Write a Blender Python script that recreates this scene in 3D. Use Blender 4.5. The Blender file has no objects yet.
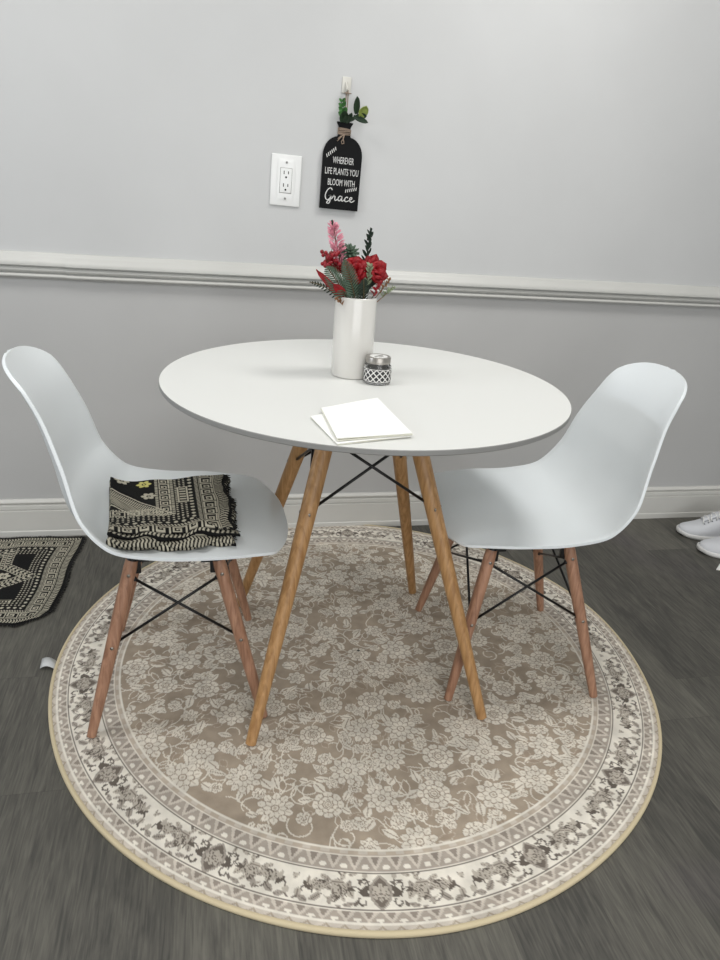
import bpy, bmesh, math, random
import numpy as np
from mathutils import Vector, Matrix
random.seed(7); rng = np.random.default_rng(11)
SC = bpy.context.scene
COL = SC.collection
PI = math.pi

# ------------------------------------------------------------------ helpers
def lin(c):
    c = np.asarray(c, float) / 255.0
    return np.where(c <= .04045, c / 12.92, ((c + .055) / 1.055) ** 2.4)
def rgba(c): return (*[float(v) for v in lin(c)], 1.0)

def link(o, parent=None):
    COL.objects.link(o)
    if parent is not None: o.parent = parent
    return o
def mesh_np(name, V, F, mat=None, parent=None, smooth=True, cols=None):
    """V (n,3); F list of index tuples or (m,4) array"""
    me = bpy.data.meshes.new(name)
    V = np.asarray(V, float)
    if isinstance(F, np.ndarray):
        m, k = F.shape
        me.vertices.add(len(V)); me.vertices.foreach_set('co', V.astype(np.float32).ravel())
        me.loops.add(m * k); me.loops.foreach_set('vertex_index', F.astype(np.int32).ravel())
        me.polygons.add(m); me.polygons.foreach_set('loop_start', np.arange(0, m * k, k, dtype=np.int32))
        me.update(calc_edges=True)
    else:
        me.from_pydata([tuple(map(float, v)) for v in V], [], [tuple(int(i) for i in f) for f in F])
    me.validate()
    if smooth: me.polygons.foreach_set('use_smooth', [True] * len(me.polygons))
    if cols is not None:
        at = me.color_attributes.new('tint', 'FLOAT_COLOR', 'POINT')
        c = np.ones((len(V), 4), np.float32); c[:, :3] = cols
        at.data.foreach_set('color', c.ravel())
    me.update()
    if mat: me.materials.append(mat)
    return link(bpy.data.objects.new(name, me), parent)
class MB:
    """collects shapes for ONE mesh"""
    def __init__(s): s.V = []; s.F = []
    def add(s, V, F):
        n = len(s.V); s.V += [tuple(v) for v in V]; s.F += [tuple(i + n for i in f) for f in F]; return s
    def box(s, c, d, R=None, bev=0):
        bm = bmesh.new(); bmesh.ops.create_cube(bm, size=1)
        bmesh.ops.scale(bm, vec=d, verts=bm.verts)
        if bev: bmesh.ops.bevel(bm, geom=bm.edges[:], offset=bev, segments=3, affect='EDGES', profile=.5)
        M = Matrix.Translation(c) @ (R.to_4x4() if R else Matrix())
        bm.transform(M); bm.verts.index_update()
        s.add([v.co[:] for v in bm.verts], [[v.index for v in f.verts] for f in bm.faces]); bm.free(); return s
    def tube(s, pts, r, n=10, cap=True):
        pts = [Vector(p) for p in pts]; m = len(pts)
        rr = r if isinstance(r, (list, tuple)) else [r] * m
        T = [(pts[min(i + 1, m - 1)] - pts[max(i - 1, 0)]).normalized() for i in range(m)]
        a = T[0].orthogonal().normalized(); V = []
        for i in range(m):
            a = (a - T[i] * a.dot(T[i])).normalized(); b = T[i].cross(a)
            for k in range(n):
                t = 2 * PI * k / n; V.append(pts[i] + (a * math.cos(t) + b * math.sin(t)) * rr[i])
        F = [(i * n + k, i * n + (k + 1) % n, (i + 1) * n + (k + 1) % n, (i + 1) * n + k) for i in range(m - 1) for k in range(n)]
        if cap: F += [tuple(range(n))[::-1], tuple((m - 1) * n + k for k in range(n))]
        return s.add(V, F)
    def lathe(s, prof, n=48, c=(0, 0, 0), closed=False):
        V = []; m = len(prof)
        for r, z in prof:
            for k in range(n):
                t = 2 * PI * k / n; V.append((c[0] + r * math.cos(t), c[1] + r * math.sin(t), c[2] + z))
        F = [(i * n + k, i * n + (k + 1) % n, (i + 1) * n + (k + 1) % n, (i + 1) * n + k) for i in range(m - 1) for k in range(n)]
        if not closed: F += [tuple(range(n))[::-1], tuple((m - 1) * n + k for k in range(n))]
        return s.add(V, F)
    def ball(s, c, r, u=10, v=7, sc=(1, 1, 1)):
        bm = bmesh.new(); bmesh.ops.create_uvsphere(bm, u_segments=u, v_segments=v, radius=r)
        bmesh.ops.scale(bm, vec=sc, verts=bm.verts); bmesh.ops.translate(bm, vec=c, verts=bm.verts); bm.verts.index_update()
        s.add([q.co[:] for q in bm.verts], [[q.index for q in f.verts] for f in bm.faces]); bm.free(); return s
    def grid(s, G):
        """G[i][j] points"""
        m, n = len(G), len(G[0])
        return s.add([p for r in G for p in r], [(i * n + j, i * n + j + 1, (i + 1) * n + j + 1, (i + 1) * n + j) for i in range(m - 1) for j in range(n - 1)])
    def build(s, name, mat=None, parent=None, smooth=True, sharp=None):
        o = mesh_np(name, s.V, s.F, mat, parent, smooth)
        bm = bmesh.new(); bm.from_mesh(o.data)
        bmesh.ops.remove_doubles(bm, verts=bm.verts, dist=1e-6)
        bmesh.ops.recalc_face_normals(bm, faces=bm.faces)
        bm.to_mesh(o.data); bm.free()
        if sharp is not None:
            o.data.set_sharp_from_angle(angle=math.radians(sharp))
        return o
def tag(o, label, cat, group=None, kind=None):
    if label: o['label'] = label
    if cat: o['category'] = cat
    if group: o['group'] = group
    if kind: o['kind'] = kind
    return o
def empty(name, loc, rz=0, label=None, cat=None, group=None, rot=None):
    o = bpy.data.objects.new(name, None); o.empty_display_size = .05
    o.location = loc; o.rotation_euler = rot if rot else (0, 0, rz); COL.objects.link(o)
    return tag(o, label, cat, group)
def struct(o): o['kind'] = 'structure'; return o

# ------------------------------------------------------------------ materials
def mat(name, col=None, rough=.5, metal=0, bump=0, bscale=40, var=0, vscale=6, coat=0, spec=.5, attr=False, trans=0, ior=1.45, sheen=0):
    m = bpy.data.materials.new(name); m.use_nodes = True
    nt = m.node_tree; N = nt.nodes; L = nt.links; b = N['Principled BSDF']
    b.inputs['Roughness'].default_value = rough; b.inputs['Metallic'].default_value = metal
    b.inputs['Coat Weight'].default_value = coat; b.inputs['Specular IOR Level'].default_value = spec
    b.inputs['Transmission Weight'].default_value = trans; b.inputs['IOR'].default_value = ior
    b.inputs['Sheen Weight'].default_value = sheen
    tc = N.new('ShaderNodeTexCoord')
    src = None
    if attr:
        a = N.new('ShaderNodeAttribute'); a.attribute_name = 'tint'; src = a.outputs['Color']
    elif col is not None:
        b.inputs['Base Color'].default_value = rgba(col)
    if var:
        nz = N.new('ShaderNodeTexNoise'); nz.inputs['Scale'].default_value = vscale; nz.inputs['Detail'].default_value = 5
        L.new(tc.outputs['Object'], nz.inputs['Vector'])
        mp = N.new('ShaderNodeMapRange'); mp.inputs['From Min'].default_value = .3; mp.inputs['From Max'].default_value = .7
        mp.inputs['To Min'].default_value = 1 - var; mp.inputs['To Max'].default_value = 1 + var
        L.new(nz.outputs['Fac'], mp.inputs['Value'])
        mx = N.new('ShaderNodeMix'); mx.data_type = 'RGBA'; mx.blend_type = 'MULTIPLY'; mx.inputs['Factor'].default_value = 1
        if src is not None: L.new(src, mx.inputs['A'])
        else: mx.inputs['A'].default_value = rgba(col)
        L.new(mp.outputs['Result'], mx.inputs['B']); src = mx.outputs['Result']
    if src is not None: L.new(src, b.inputs['Base Color'])
    if bump:
        nb = N.new('ShaderNodeTexNoise'); nb.inputs['Scale'].default_value = bscale; nb.inputs['Detail'].default_value = 4
        L.new(tc.outputs['Object'], nb.inputs['Vector'])
        bp = N.new('ShaderNodeBump'); bp.inputs['Strength'].default_value = bump; bp.inputs['Distance'].default_value = .002
        L.new(nb.outputs['Fac'], bp.inputs['Height']); L.new(bp.outputs['Normal'], b.inputs['Normal'])
    return m
def wood_mat(name, c1, c2, rough=.45, scale=(14, 14, 1.2)):
    m = bpy.data.materials.new(name); m.use_nodes = True
    nt = m.node_tree; N = nt.nodes; L = nt.links; b = N['Principled BSDF']; b.inputs['Roughness'].default_value = rough
    tc = N.new('ShaderNodeTexCoord'); mp = N.new('ShaderNodeMapping'); mp.inputs['Scale'].default_value = scale
    L.new(tc.outputs['Object'], mp.inputs['Vector'])
    nz = N.new('ShaderNodeTexNoise'); nz.inputs['Scale'].default_value = 9; nz.inputs['Detail'].default_value = 6; nz.inputs['Distortion'].default_value = .6
    L.new(mp.outputs['Vector'], nz.inputs['Vector'])
    cr = N.new('ShaderNodeValToRGB'); cr.color_ramp.elements[0].position = .32; cr.color_ramp.elements[1].position = .68
    cr.color_ramp.elements[0].color = rgba(c1); cr.color_ramp.elements[1].color = rgba(c2)
    L.new(nz.outputs['Fac'], cr.inputs['Fac']); L.new(cr.outputs['Color'], b.inputs['Base Color'])
    bp = N.new('ShaderNodeBump'); bp.inputs['Strength'].default_value = .12; bp.inputs['Distance'].default_value = .001
    L.new(nz.outputs['Fac'], bp.inputs['Height']); L.new(bp.outputs['Normal'], b.inputs['Normal'])
    return m
def floor_mat():
    m = bpy.data.materials.new('grey_oak_vinyl'); m.use_nodes = True
    nt = m.node_tree; N = nt.nodes; L = nt.links; b = N['Principled BSDF']
    tc = N.new('ShaderNodeTexCoord'); sp = N.new('ShaderNodeSeparateXYZ'); L.new(tc.outputs['Object'], sp.inputs[0])
    def M(op, a, bb=None, c=None):
        n = N.new('ShaderNodeMath'); n.operation = op
        for i, v in enumerate((a, bb, c)):
            if v is None: continue
            if isinstance(v, (int, float)): n.inputs[i].default_value = v
            else: L.new(v, n.inputs[i])
        return n.outputs[0]
    W, LEN = .178, 1.22
    xs = M('DIVIDE', M('ADD', sp.outputs['X'], 5.035), W); ix = M('FLOOR', xs); fx = M('FRACT', xs)
    wn = N.new('ShaderNodeTexWhiteNoise'); wn.noise_dimensions = '1D'; L.new(ix, wn.inputs['W'])
    ys = M('ADD', M('DIVIDE', sp.outputs['Y'], LEN), M('MULTIPLY', wn.outputs['Value'], 7.3)); iy = M('FLOOR', ys); fy = M('FRACT', ys)
    cv = N.new('ShaderNodeCombineXYZ'); L.new(ix, cv.inputs[0]); L.new(iy, cv.inputs[1])
    w2 = N.new('ShaderNodeTexWhiteNoise'); w2.noise_dimensions = '3D'; L.new(cv.outputs[0], w2.inputs['Vector'])
    # grain coordinates
    gv = N.new('ShaderNodeCombineXYZ')
    L.new(M('MULTIPLY', sp.outputs['X'], 13.0), gv.inputs[0]); L.new(M('MULTIPLY', sp.outputs['Y'], 2.6), gv.inputs[1])
    L.new(M('MULTIPLY', w2.outputs['Value'], 40.0), gv.inputs[2])
    n1 = N.new('ShaderNodeTexNoise'); n1.inputs['Scale'].default_value = 1.0; n1.inputs['Detail'].default_value = 7; n1.inputs['Roughness'].default_value = .62; n1.inputs['Distortion'].default_value = 2.4
    L.new(gv.outputs[0], n1.inputs['Vector'])
    gv2 = N.new('ShaderNodeCombineXYZ')
    L.new(M('MULTIPLY', sp.outputs['X'], 210.0), gv2.inputs[0]); L.new(M('MULTIPLY', sp.outputs['Y'], 14.0), gv2.inputs[1]); L.new(M('MULTIPLY', w2.outputs['Value'], 19.0), gv2.inputs[2])
    n2 = N.new('ShaderNodeTexNoise'); n2.inputs['Scale'].default_value = 1.0; n2.inputs['Detail'].default_value = 5; n2.inputs['Distortion'].default_value = .5
    L.new(gv2.outputs[0], n2.inputs['Vector'])
    n3 = N.new('ShaderNodeTexNoise'); n3.inputs['Scale'].default_value = 2.2; n3.inputs['Detail'].default_value = 2
    L.new(tc.outputs['Object'], n3.inputs['Vector'])
    f = M('ADD', M('ADD', M('MULTIPLY', n1.outputs['Fac'], .42), M('MULTIPLY', n2.outputs['Fac'], .58)), M('MULTIPLY', M('SUBTRACT', w2.outputs['Value'], .5), .16))
    cr = N.new('ShaderNodeValToRGB'); e = cr.color_ramp.elements
    e[0].position = .34; e[0].color = rgba(FLOOR_C[0]); e[1].position = .68; e[1].color = rgba(FLOOR_C[2])
    k = e.new(.5); k.color = rgba(FLOOR_C[1])
    L.new(f, cr.inputs['Fac'])
    # faint purple blotches of the print
    pr = N.new('ShaderNodeMapRange'); pr.inputs['From Min'].default_value = .60; pr.inputs['From Max'].default_value = .74; pr.inputs['To Max'].default_value = .35
    L.new(n3.outputs['Fac'], pr.inputs['Value'])
    mx = N.new('ShaderNodeMix'); mx.data_type = 'RGBA'; mx.blend_type = 'MIX'; L.new(pr.outputs['Result'], mx.inputs['Factor'])
    L.new(cr.outputs['Color'], mx.inputs['A']); mx.inputs['B'].default_value = rgba((92, 84, 92))
    sx = M('LESS_THAN', M('MINIMUM', fx, M('SUBTRACT', 1.0, fx)), .007); sy = M('LESS_THAN', M('MINIMUM', fy, M('SUBTRACT', 1.0, fy)), .001)
    seam = M('MULTIPLY', M('MAXIMUM', sx, sy), .18)
    m2 = N.new('ShaderNodeMix'); m2.data_type = 'RGBA'; L.new(seam, m2.inputs['Factor']); L.new(mx.outputs['Result'], m2.inputs['A']); m2.inputs['B'].default_value = rgba((38, 37, 36))
    L.new(m2.outputs['Result'], b.inputs['Base Color'])
    b.inputs['Roughness'].default_value = .55; b.inputs['Specular IOR Level'].default_value = .35
    bp = N.new('ShaderNodeBump'); bp.inputs['Strength'].default_value = .2; bp.inputs['Distance'].default_value = .001
    L.new(f, bp.inputs['Height']); L.new(bp.outputs['Normal'], b.inputs['Normal'])
    return m
FLOOR_C = [(66, 65, 61), (86, 84, 78), (104, 102, 94)]
M_ = dict(
    wall_low=mat('wall_paint_shaded_below_rail', (184, 184, 183), .62, bump=.12, bscale=9, var=.025, vscale=3),  # darker copy of the wall paint, standing in for dimmer light below the rail
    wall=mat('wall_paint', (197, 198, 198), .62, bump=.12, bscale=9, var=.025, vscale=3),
    ceil=mat('ceiling_paint', (225, 224, 220), .8, bump=.05),
    trim=mat('trim_paint', (194, 194, 190), .38, bump=.05, bscale=14, var=.02),
    base=mat('baseboard_paint', (204, 203, 198), .4, bump=.05, var=.04, vscale=5),
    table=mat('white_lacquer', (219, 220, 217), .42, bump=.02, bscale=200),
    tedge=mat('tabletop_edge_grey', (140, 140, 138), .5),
    shell=mat('white_plastic', (226, 231, 233), .3, bump=.015, bscale=300),
    tleg=wood_mat('golden_beech', (152, 112, 68), (188, 146, 98)),
    cleg=wood_mat('reddish_beech', (138, 100, 78), (178, 136, 110)),
    black=mat('black_metal', (18, 18, 19), .4),
    screw=mat('steel', (150, 145, 138), .3, metal=1),
    ceramic=mat('pearl_ceramic', (216, 214, 209), .22, coat=.6, var=.03, vscale=9),
    soil=mat('dark_vase_inside', (40, 40, 38), .9),
    red=mat('red_fabric_petal', (138, 4, 18), .6, var=.25, vscale=60),
    berry=mat('red_berry', (138, 10, 28), .35),
    pink=mat('pink_petal', (220, 148, 164), .6, var=.15, vscale=90),
    green=mat('grey_green_leaf', (78, 98, 80), .6, var=.25, vscale=70),
    dgreen=mat('dark_green_leaf', (30, 46, 34), .6, var=.25, vscale=70),
    pgreen=mat('pale_sage_leaf', (128, 140, 112), .6, var=.2, vscale=70),
    stem=mat('brown_stem', (86, 74, 50), .7),
    brown=mat('tan_dried_bud', (128, 92, 64), .7),
    glass=mat('clear_glass', (245, 245, 245), .04, trans=1, ior=1.48),
    wax=mat('grey_candle_wax', (120, 118, 114), .5),
    lid=mat('brushed_tin_lid', (168, 164, 158), .34, metal=.85),
    paper=mat('white_paper', (246, 246, 243), .8, bump=.1, bscale=120),
    paperl=mat('cream_paper_edge', (228, 227, 214), .8),
    plate=mat('white_outlet_plastic', (229, 230, 229), .2),
    slot=mat('outlet_slot_dark', (24, 24, 24), .6),
    board=mat('black_chalkboard', (8, 9, 11), .6, spec=.2),
    white=mat('white_print', (214, 214, 212), .7),
    twine=mat('jute_twine', (150, 132, 116), .9, bump=.4, bscale=900),
    hook=mat('translucent_hook', (228, 226, 218), .25, trans=.2),
    leafg=mat('bright_green_leaf', (70, 118, 62), .5, var=.25, vscale=90),
    leafd=mat('deep_green_leaf', (36, 56, 36), .45, var=.2, vscale=90),
    leafy=mat('yellow_green_leaf', (142, 158, 78), .5, var=.15, vscale=80),
    shoe=mat('white_knit_upper', (204, 206, 210), .75, bump=.5, bscale=420),
    sole=mat('white_foam_sole', (214, 214, 212), .55),
    lace=mat('white_lace', (222, 222, 220), .8),
    shoein=mat('grey_shoe_lining', (120, 122, 126), .9),
    rug=mat('rug_pile', None, .92, attr=True, var=.14, vscale=26, bump=.5, bscale=700, spec=.2),
    bind=mat('cream_binding', (204, 190, 158), .85, bump=.3, bscale=500),
    weave=mat('black_cream_weave', None, .9, attr=True, bump=.6, bscale=600, spec=.2),
    fringe=mat('black_fringe', (30, 29, 28), .95),
    tagm=mat('satin_care_tag', (196, 198, 198), .4),
    label=mat('lattice_label', None, .55, attr=True),
)

# ------------------------------------------------------------------ room
YW = 2.2192
def quad(name, pts, m): return struct(mesh_np(name, pts, [(0, 1, 2, 3)], m, smooth=False))
XL, XR, YB, H = -2.3, 3.0, -2.6, 2.45
quad('floor', [(XL, YB, 0), (XR, YB, 0), (XR, YW, 0), (XL, YW, 0)], floor_mat())
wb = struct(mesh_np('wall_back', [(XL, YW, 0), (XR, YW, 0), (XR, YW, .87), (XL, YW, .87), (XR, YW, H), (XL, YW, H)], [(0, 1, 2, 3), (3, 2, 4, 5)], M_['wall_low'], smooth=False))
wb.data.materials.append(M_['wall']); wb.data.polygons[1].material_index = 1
quad('wall_right', [(XR, YW, 0), (XR, YB, 0), (XR, YB, H), (XR, YW, H)], M_['wall'])
quad('wall_left', [(XL, YB, 0), (XL, YW, 0), (XL, YW, H), (XL, YB, H)], M_['wall'])
quad('wall_front', [(XR, YB, 0), (XL, YB, 0), (XL, YB, H), (XR, YB, H)], M_['wall'])
quad('ceiling', [(XL, YB, H), (XL, YW, H), (XR, YW, H), (XR, YB, H)], M_['ceil'])

def moulding(name, prof, x0, x1, m):
    """prof: (out from wall, z) loop"""
    V = [(x0, YW - d, z) for d, z in prof] + [(x1, YW - d, z) for d, z in prof]; n = len(prof)
    F = [(i, (i + 1) % n, n + (i + 1) % n, n + i) for i in range(n)] + [tuple(range(n)), tuple(range(2 * n - 1, n - 1, -1))]
    o = mesh_np(name, V, F, m, smooth=True)
    bm = bmesh.new(); bm.from_mesh(o.data); bmesh.ops.recalc_face_normals(bm, faces=bm.faces); bm.to_mesh(o.data); bm.free()
    o.data.set_sharp_from_angle(angle=math.radians(32)); return struct(o)
def arc(cx, cz, r, a0, a1, n=7): return [(cx + r * math.cos(a0 + (a1 - a0) * i / n), cz + r * math.sin(a0 + (a1 - a0) * i / n)) for i in range(n + 1)]
rail = [(0, .906), (.006, .906), (.008, .903)] + [(.009 + .012 * math.sin(t * PI / 2) ** 1.5, .901 - .027 * t) for t in np.linspace(0, 1, 9)] \
    + [(.021, .871), (.0105, .8685), (.0105, .866)] + [(.0135 + .003 * math.sin(PI * t), .865 - .013 * t) for t in np.linspace(0, 1, 7)] \
    + [(.007, .850), (.007, .8475)] + arc(.0095, .8415, .0062, PI / 2, -PI / 2, 8) + [(.004, .834), (0, .834)]
rail = [(d * 1.35, z) for d, z in rail]
moulding('trim_1', rail, XL, -.3995, M_['trim'])
moulding('trim_2', [(d * 1.05 if d > 0 else 0, z - .0008) for d, z in rail], -.3993, XR, M_['trim'])
bb = [(0, .1306), (.005, .1306), (.008, .127)] + [(.009 + .003 * math.sin(PI * t), .126 - .010 * t) for t in np.linspace(0, 1, 6)] + [(.0065, .114), (.0065, .112), (.0115, .110), (.0125, .100), (.0125, .098), (.0095, .096), (.0095, .0935), (.0145, .092), (.015, .03), (.015, .022), (.0175, .020), (.018, .012), (.018, 0), (0, 0)]
moulding('baseboard_back', bb, XL, XR, M_['base'])

# ------------------------------------------------------------------ pattern drawing (numpy)
C_ = lambda *c: lin(c)
def put(col, mask, c, a=1.0): col[mask] = col[mask] * (1 - a) + np.asarray(c) * a
class Painter:
    def __init__(s, X, Y, col): s.X = X; s.Y = Y; s.c = col
    def near(s, cx, cy, R):
        return np.nonzero((np.abs(s.X - cx) < R) & (np.abs(s.Y - cy) < R))[0]
    def loc(s, idx, cx, cy, rot):
        dx, dy = s.X[idx] - cx, s.Y[idx] - cy; c, q = math.cos(rot), math.sin(rot)
        return dx * c + dy * q, -dx * q + dy * c
    def flower(s, cx, cy, R, n, rot, light, dark, mid, clip=None, style=0):
        i = s.near(cx, cy, R * 1.15)
        if len(i) == 0: return
        x, y = s.loc(i, cx, cy, rot); rho = np.hypot(x, y) / R; ph = np.arctan2(y, x)
        tri = np.abs(np.mod(n * ph / (2 * PI), 1.0) * 2 - 1)            # 1 on a petal axis, 0 between petals
        tri2 = 1 - tri
        ok = clip[i] if clip is not None else np.ones(len(i), bool)
        if style == 0:      # pointed double rosette
            e0 = .62 + .38 * np.sqrt(np.clip(tri, 0, 1)); e1 = .40 + .24 * np.sqrt(tri2)
        else:               # ruffled peony
            e0 = .82 + .18 * np.sqrt(np.clip(1 - (1 - tri) ** 2, 0, 1)); e1 = .52 + .12 * np.sqrt(np.clip(1 - (1 - tri2) ** 2, 0, 1))
        m = ok & (rho < e0); s.c[i[m]] = light
        put(s.c, i[ok & (rho >= e0) & (rho < e0 + .07)], dark, .55)
        l = m & (tri < .13) & (rho > e1); s.c[i[l]] = dark
        l = m & (tri > .90) & (rho > e1 + .08) & (rho < e0 - .14); put(s.c, i[l], mid, .9)
        l = m & (np.abs(rho - e1) < .035); s.c[i[l]] = dark
        l = m & (tri2 < .16) & (rho < e1) & (rho > .24); s.c[i[l]] = mid
        if style == 1:
            e2 = .30 + .08 * tri; l = m & (np.abs(rho - e2) < .035); s.c[i[l]] = dark
        l = m & (np.abs(rho - .20) < .035); s.c[i[l]] = dark
        s.c[i[m & (rho < .09)]] = mid
    def vine(s, pts, w, light, clip=None):
        pts = np.array(pts); c = pts.mean(0); i = s.near(c[0], c[1], np.abs(pts - c).max() + .01)
        if len(i) == 0: return
        x, y = s.X[i], s.Y[i]; D = np.full(len(i), 9.)
        for a, b in zip(pts[:-1], pts[1:]):
            d = b - a; t = np.clip(((x - a[0]) * d[0] + (y - a[1]) * d[1]) / (d @ d + 1e-12), 0, 1)
            D = np.minimum(D, np.hypot(x - a[0] - t * d[0], y - a[1] - t * d[1]))
        m = D < w
        if clip is not None: m &= clip[i]
        s.c[i[m]] = light
    def leaf(s, cx, cy, L, W, rot, light, dark, clip=None, vein=True, hollow=None):
        i = s.near(cx, cy, L)
        if len(i) == 0: return
        x, y = s.loc(i, cx, cy, rot); t = x / L
        w = W * np.sin(PI * np.clip(t, 0, 1)) ** .8
        m = (t > 0) & (t < 1) & (np.abs(y) < w)
        if clip is not None: m &= clip[i]
        s.c[i[m]] = light
        if hollow is not None:
            h = m & (np.abs(y) < w - .0021) & (t > .06) & (t < .92); s.c[i[h]] = hollow
        if vein:
            v = m & (np.abs(y) < W * .13) & (t < .85); s.c[i[v]] = dark
    def ring(s, cx, cy, R, w, a0, span, light, clip=None, spiral=0):
        i = s.near(cx, cy, R * (1 + abs(spiral)) + w)
        if len(i) == 0: return
        x, y = s.loc(i, cx, cy, a0); ph = np.mod(np.arctan2(y, x), 2 * PI); rho = np.hypot(x, y)
        m = (ph < span) & (np.abs(rho - R * (1 - spiral * ph / span)) < w)
        if clip is not None: m &= clip[i]
        s.c[i[m]] = light

# ------------------------------------------------------------------ round rug
RR = .752; RC = (.3767, 1.472)
def build_rug():
    nr, nt = 330, 1800
    r = np.linspace(0.004, RR, nr); th = np.linspace(0, 2 * PI, nt, endpoint=False)
    Rg, Tg = np.meshgrid(r, th, indexing='ij'); r1 = Rg.ravel(); t1 = Tg.ravel()
    X = r1 * np.cos(t1); Y = r1 * np.sin(t1)
    taupe = C_(168, 154, 137); light = C_(222, 215, 202); mid = C_(190, 177, 161); dark = C_(160, 146, 130)
    cream = C_(230, 224, 212); ink = C_(104, 96, 88); grey = C_(172, 162, 151); gl = C_(204, 195, 183)
    col = np.tile(taupe, (len(r1), 1))
    # slow tone changes of the washed pile
    w = np.sin(X * 9 + 1.3 * np.sin(Y * 7)) * np.sin(Y * 8 + 1.1 * np.sin(X * 6 + 1))
    col *= (1 + .08 * w)[:, None]
    P = Painter(X, Y, col); R0 = .598; clip = r1 < R0
    rnd = random.Random(5)
    pts = []
    sp = .112
    for k in range(-7, 8):
        for l in range(-7, 8):
            x = (k + .5 * (l % 2)) * sp + rnd.uniform(-.017, .017); y = l * sp * .87 + rnd.uniform(-.017, .017)
            if math.hypot(x, y) < R0 + .02: pts.append((x, y))
    for x, y in pts:                      # scrolling vines first
        for q in range(5):
            a = rnd.uniform(0, 2 * PI); d = rnd.uniform(.040, .072)
            P.ring(x + d * math.cos(a), y + d * math.sin(a), rnd.uniform(.014, .032), .0014, rnd.uniform(0, 2 * PI), rnd.uniform(2.5, 5.2), light, clip, .5)
        a = rnd.uniform(0, 6.28)
        P.vine([(x + .10 * u * math.cos(a) - .016 * math.sin(u * 5) * math.sin(a), y + .10 * u * math.sin(a) + .016 * math.sin(u * 5) * math.cos(a)) for u in np.linspace(0, 1, 12)], .0013, light, clip)
    for x, y in pts:                      # leaves round each bloom
        for q in range(10):
            a = rnd.uniform(0, 2 * PI); d = rnd.uniform(.024, .066); kk = rnd.random()
            P.leaf(x + d * math.cos(a), y + d * math.sin(a), rnd.uniform(.020, .042), rnd.uniform(.0055, .0105), a + rnd.uniform(-1.3, 1.3), light if kk < .75 else mid, dark, clip, kk < .5, None if kk < .5 else C_(164, 149, 132))
        for q in range(3):
            a = rnd.uniform(0, 2 * PI); d = rnd.uniform(.048, .062)
            P.flower(x + d * math.cos(a), y + d * math.sin(a), rnd.uniform(.011, .017), rnd.choice([5, 6]), rnd.uniform(0, 6), light, dark, mid, clip, 1)
    for x, y in pts:
        k = rnd.random()
        if k < .5: P.flower(x, y, rnd.uniform(.034, .043), rnd.choice([8, 9, 10, 11]), rnd.uniform(0, 6), light, dark, mid, clip, 0)
        elif k < .8: P.flower(x, y, rnd.uniform(.028, .036), rnd.choice([7, 8, 9]), rnd.uniform(0, 6), light, dark, mid, clip, 1)
        else: P.flower(x, y, rnd.uniform(.020, .027), rnd.choice([6, 7]), rnd.uniform(0, 6), light, dark, mid, clip, 0)
    def band(a, b, c): m = (r1 >= a) & (r1 < b); col[m] = c; return m
    # inner guards
    band(.598, .602, cream); band(.602, .612, mid)
    m = band(.602, .612, mid); s_ = np.mod(t1 * 110 / PI, 2); col[m & (s_ < .9) & (np.abs(r1 - .607) < .0035)] = gl
    band(.612, .6155, cream)
    def guard(a, b, nrep, ph=0):
        m = band(a, b, grey); h = b - a; v = (r1 - a) / h
        u = np.mod(t1 * nrep / (2 * PI) + ph, 1.0)
        tri = m & (np.abs(u - .5) < .42 * (1 - v)) ; col[tri] = gl
        tri2 = m & (np.abs(u - .5) < .20 * (1 - v * 1.4)) & (v < .6); col[tri2] = C_(150, 140, 130)
        u2 = np.mod(u + .5, 1.0)
        dot = m & ((u2 - .5) ** 2 / .03 + (v - .72) ** 2 / .035 < 1); col[dot] = cream
    guard(.6155, .643, 104)
    band(.643, .647, cream); band(.647, .6485, ink)
    # main border
    mb = band(.6485, .716, cream)
    clipb = mb
    nrep = 14; a0 = math.radians(-98.2); cgr = C_(166, 158, 148); cg2 = C_(186, 178, 166)
    for k in range(nrep):
        a = a0 + 2 * PI * k / nrep
        def pos(da, rr): return rr * math.cos(a + da), rr * math.sin(a + da)
        cx, cy = pos(0, .682)
        # medallion
        P.leaf(*pos(0, .655), .058, .018, a, cgr, ink, clipb, False)
        P.leaf(*pos(0, .661), .046, .0125, a, ink, cream, clipb, False)
        P.leaf(*pos(0, .666), .034, .0085, a, cg2, ink, clipb, True)
        for sg in (-1, 1):
            P.leaf(*pos(sg * .022, .67), .024, .005, a + sg * 1.0, ink, cream, clipb, False)
            P.leaf(*pos(sg * .026, .69), .022, .005, a + sg * 1.9, ink, cream, clipb, False)
            P.ring(*pos(sg * .045, .668), .0105, .0016, a + PI * .2, 4.6, ink, clipb, .5)
            P.ring(*pos(sg * .045, .701), .009, .0016, a - PI * .8, 4.6, ink, clipb, .5)
            # bouquet between
            for da, rr, L, W, ro, cc in ((.078, .662, .026, .006, .4, cgr), (.088, .676, .024, .0065, -.6, cg2), (.098, .69, .026, .006, 1.2, cgr),
                                         (.115, .664, .028, .007, .2, cg2), (.126, .684, .024, .006, 2.2, cgr), (.140, .67, .022, .005, 1.4, ink),
                                         (.108, .70, .02, .0045, 2.9, ink), (.150, .692, .026, .0065, .9, cgr), (.166, .664, .028, .006, .5, cg2), (.178, .69, .022, .005, 2.4, ink), (.064, .682, .018, .004, 1.9, ink)):
                P.leaf(*pos(sg * da, rr), L, W, a + sg * da + sg * ro, cc, ink, clipb, cc is not ink)
            P.flower(*pos(sg * .105, .682), .0135, 6, a, cg2, ink, cgr, clipb)
            P.flower(*pos(sg * .16, .680), .011, 5, a, cg2, ink, cgr, clipb)
            P.ring(*pos(sg * .13, .684), .022, .0012, a, 3.4, ink, clipb, .2)
            P.ring(*pos(sg * .07, .69), .016, .0012, a + 2, 3.0, ink, clipb, .2)
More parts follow.
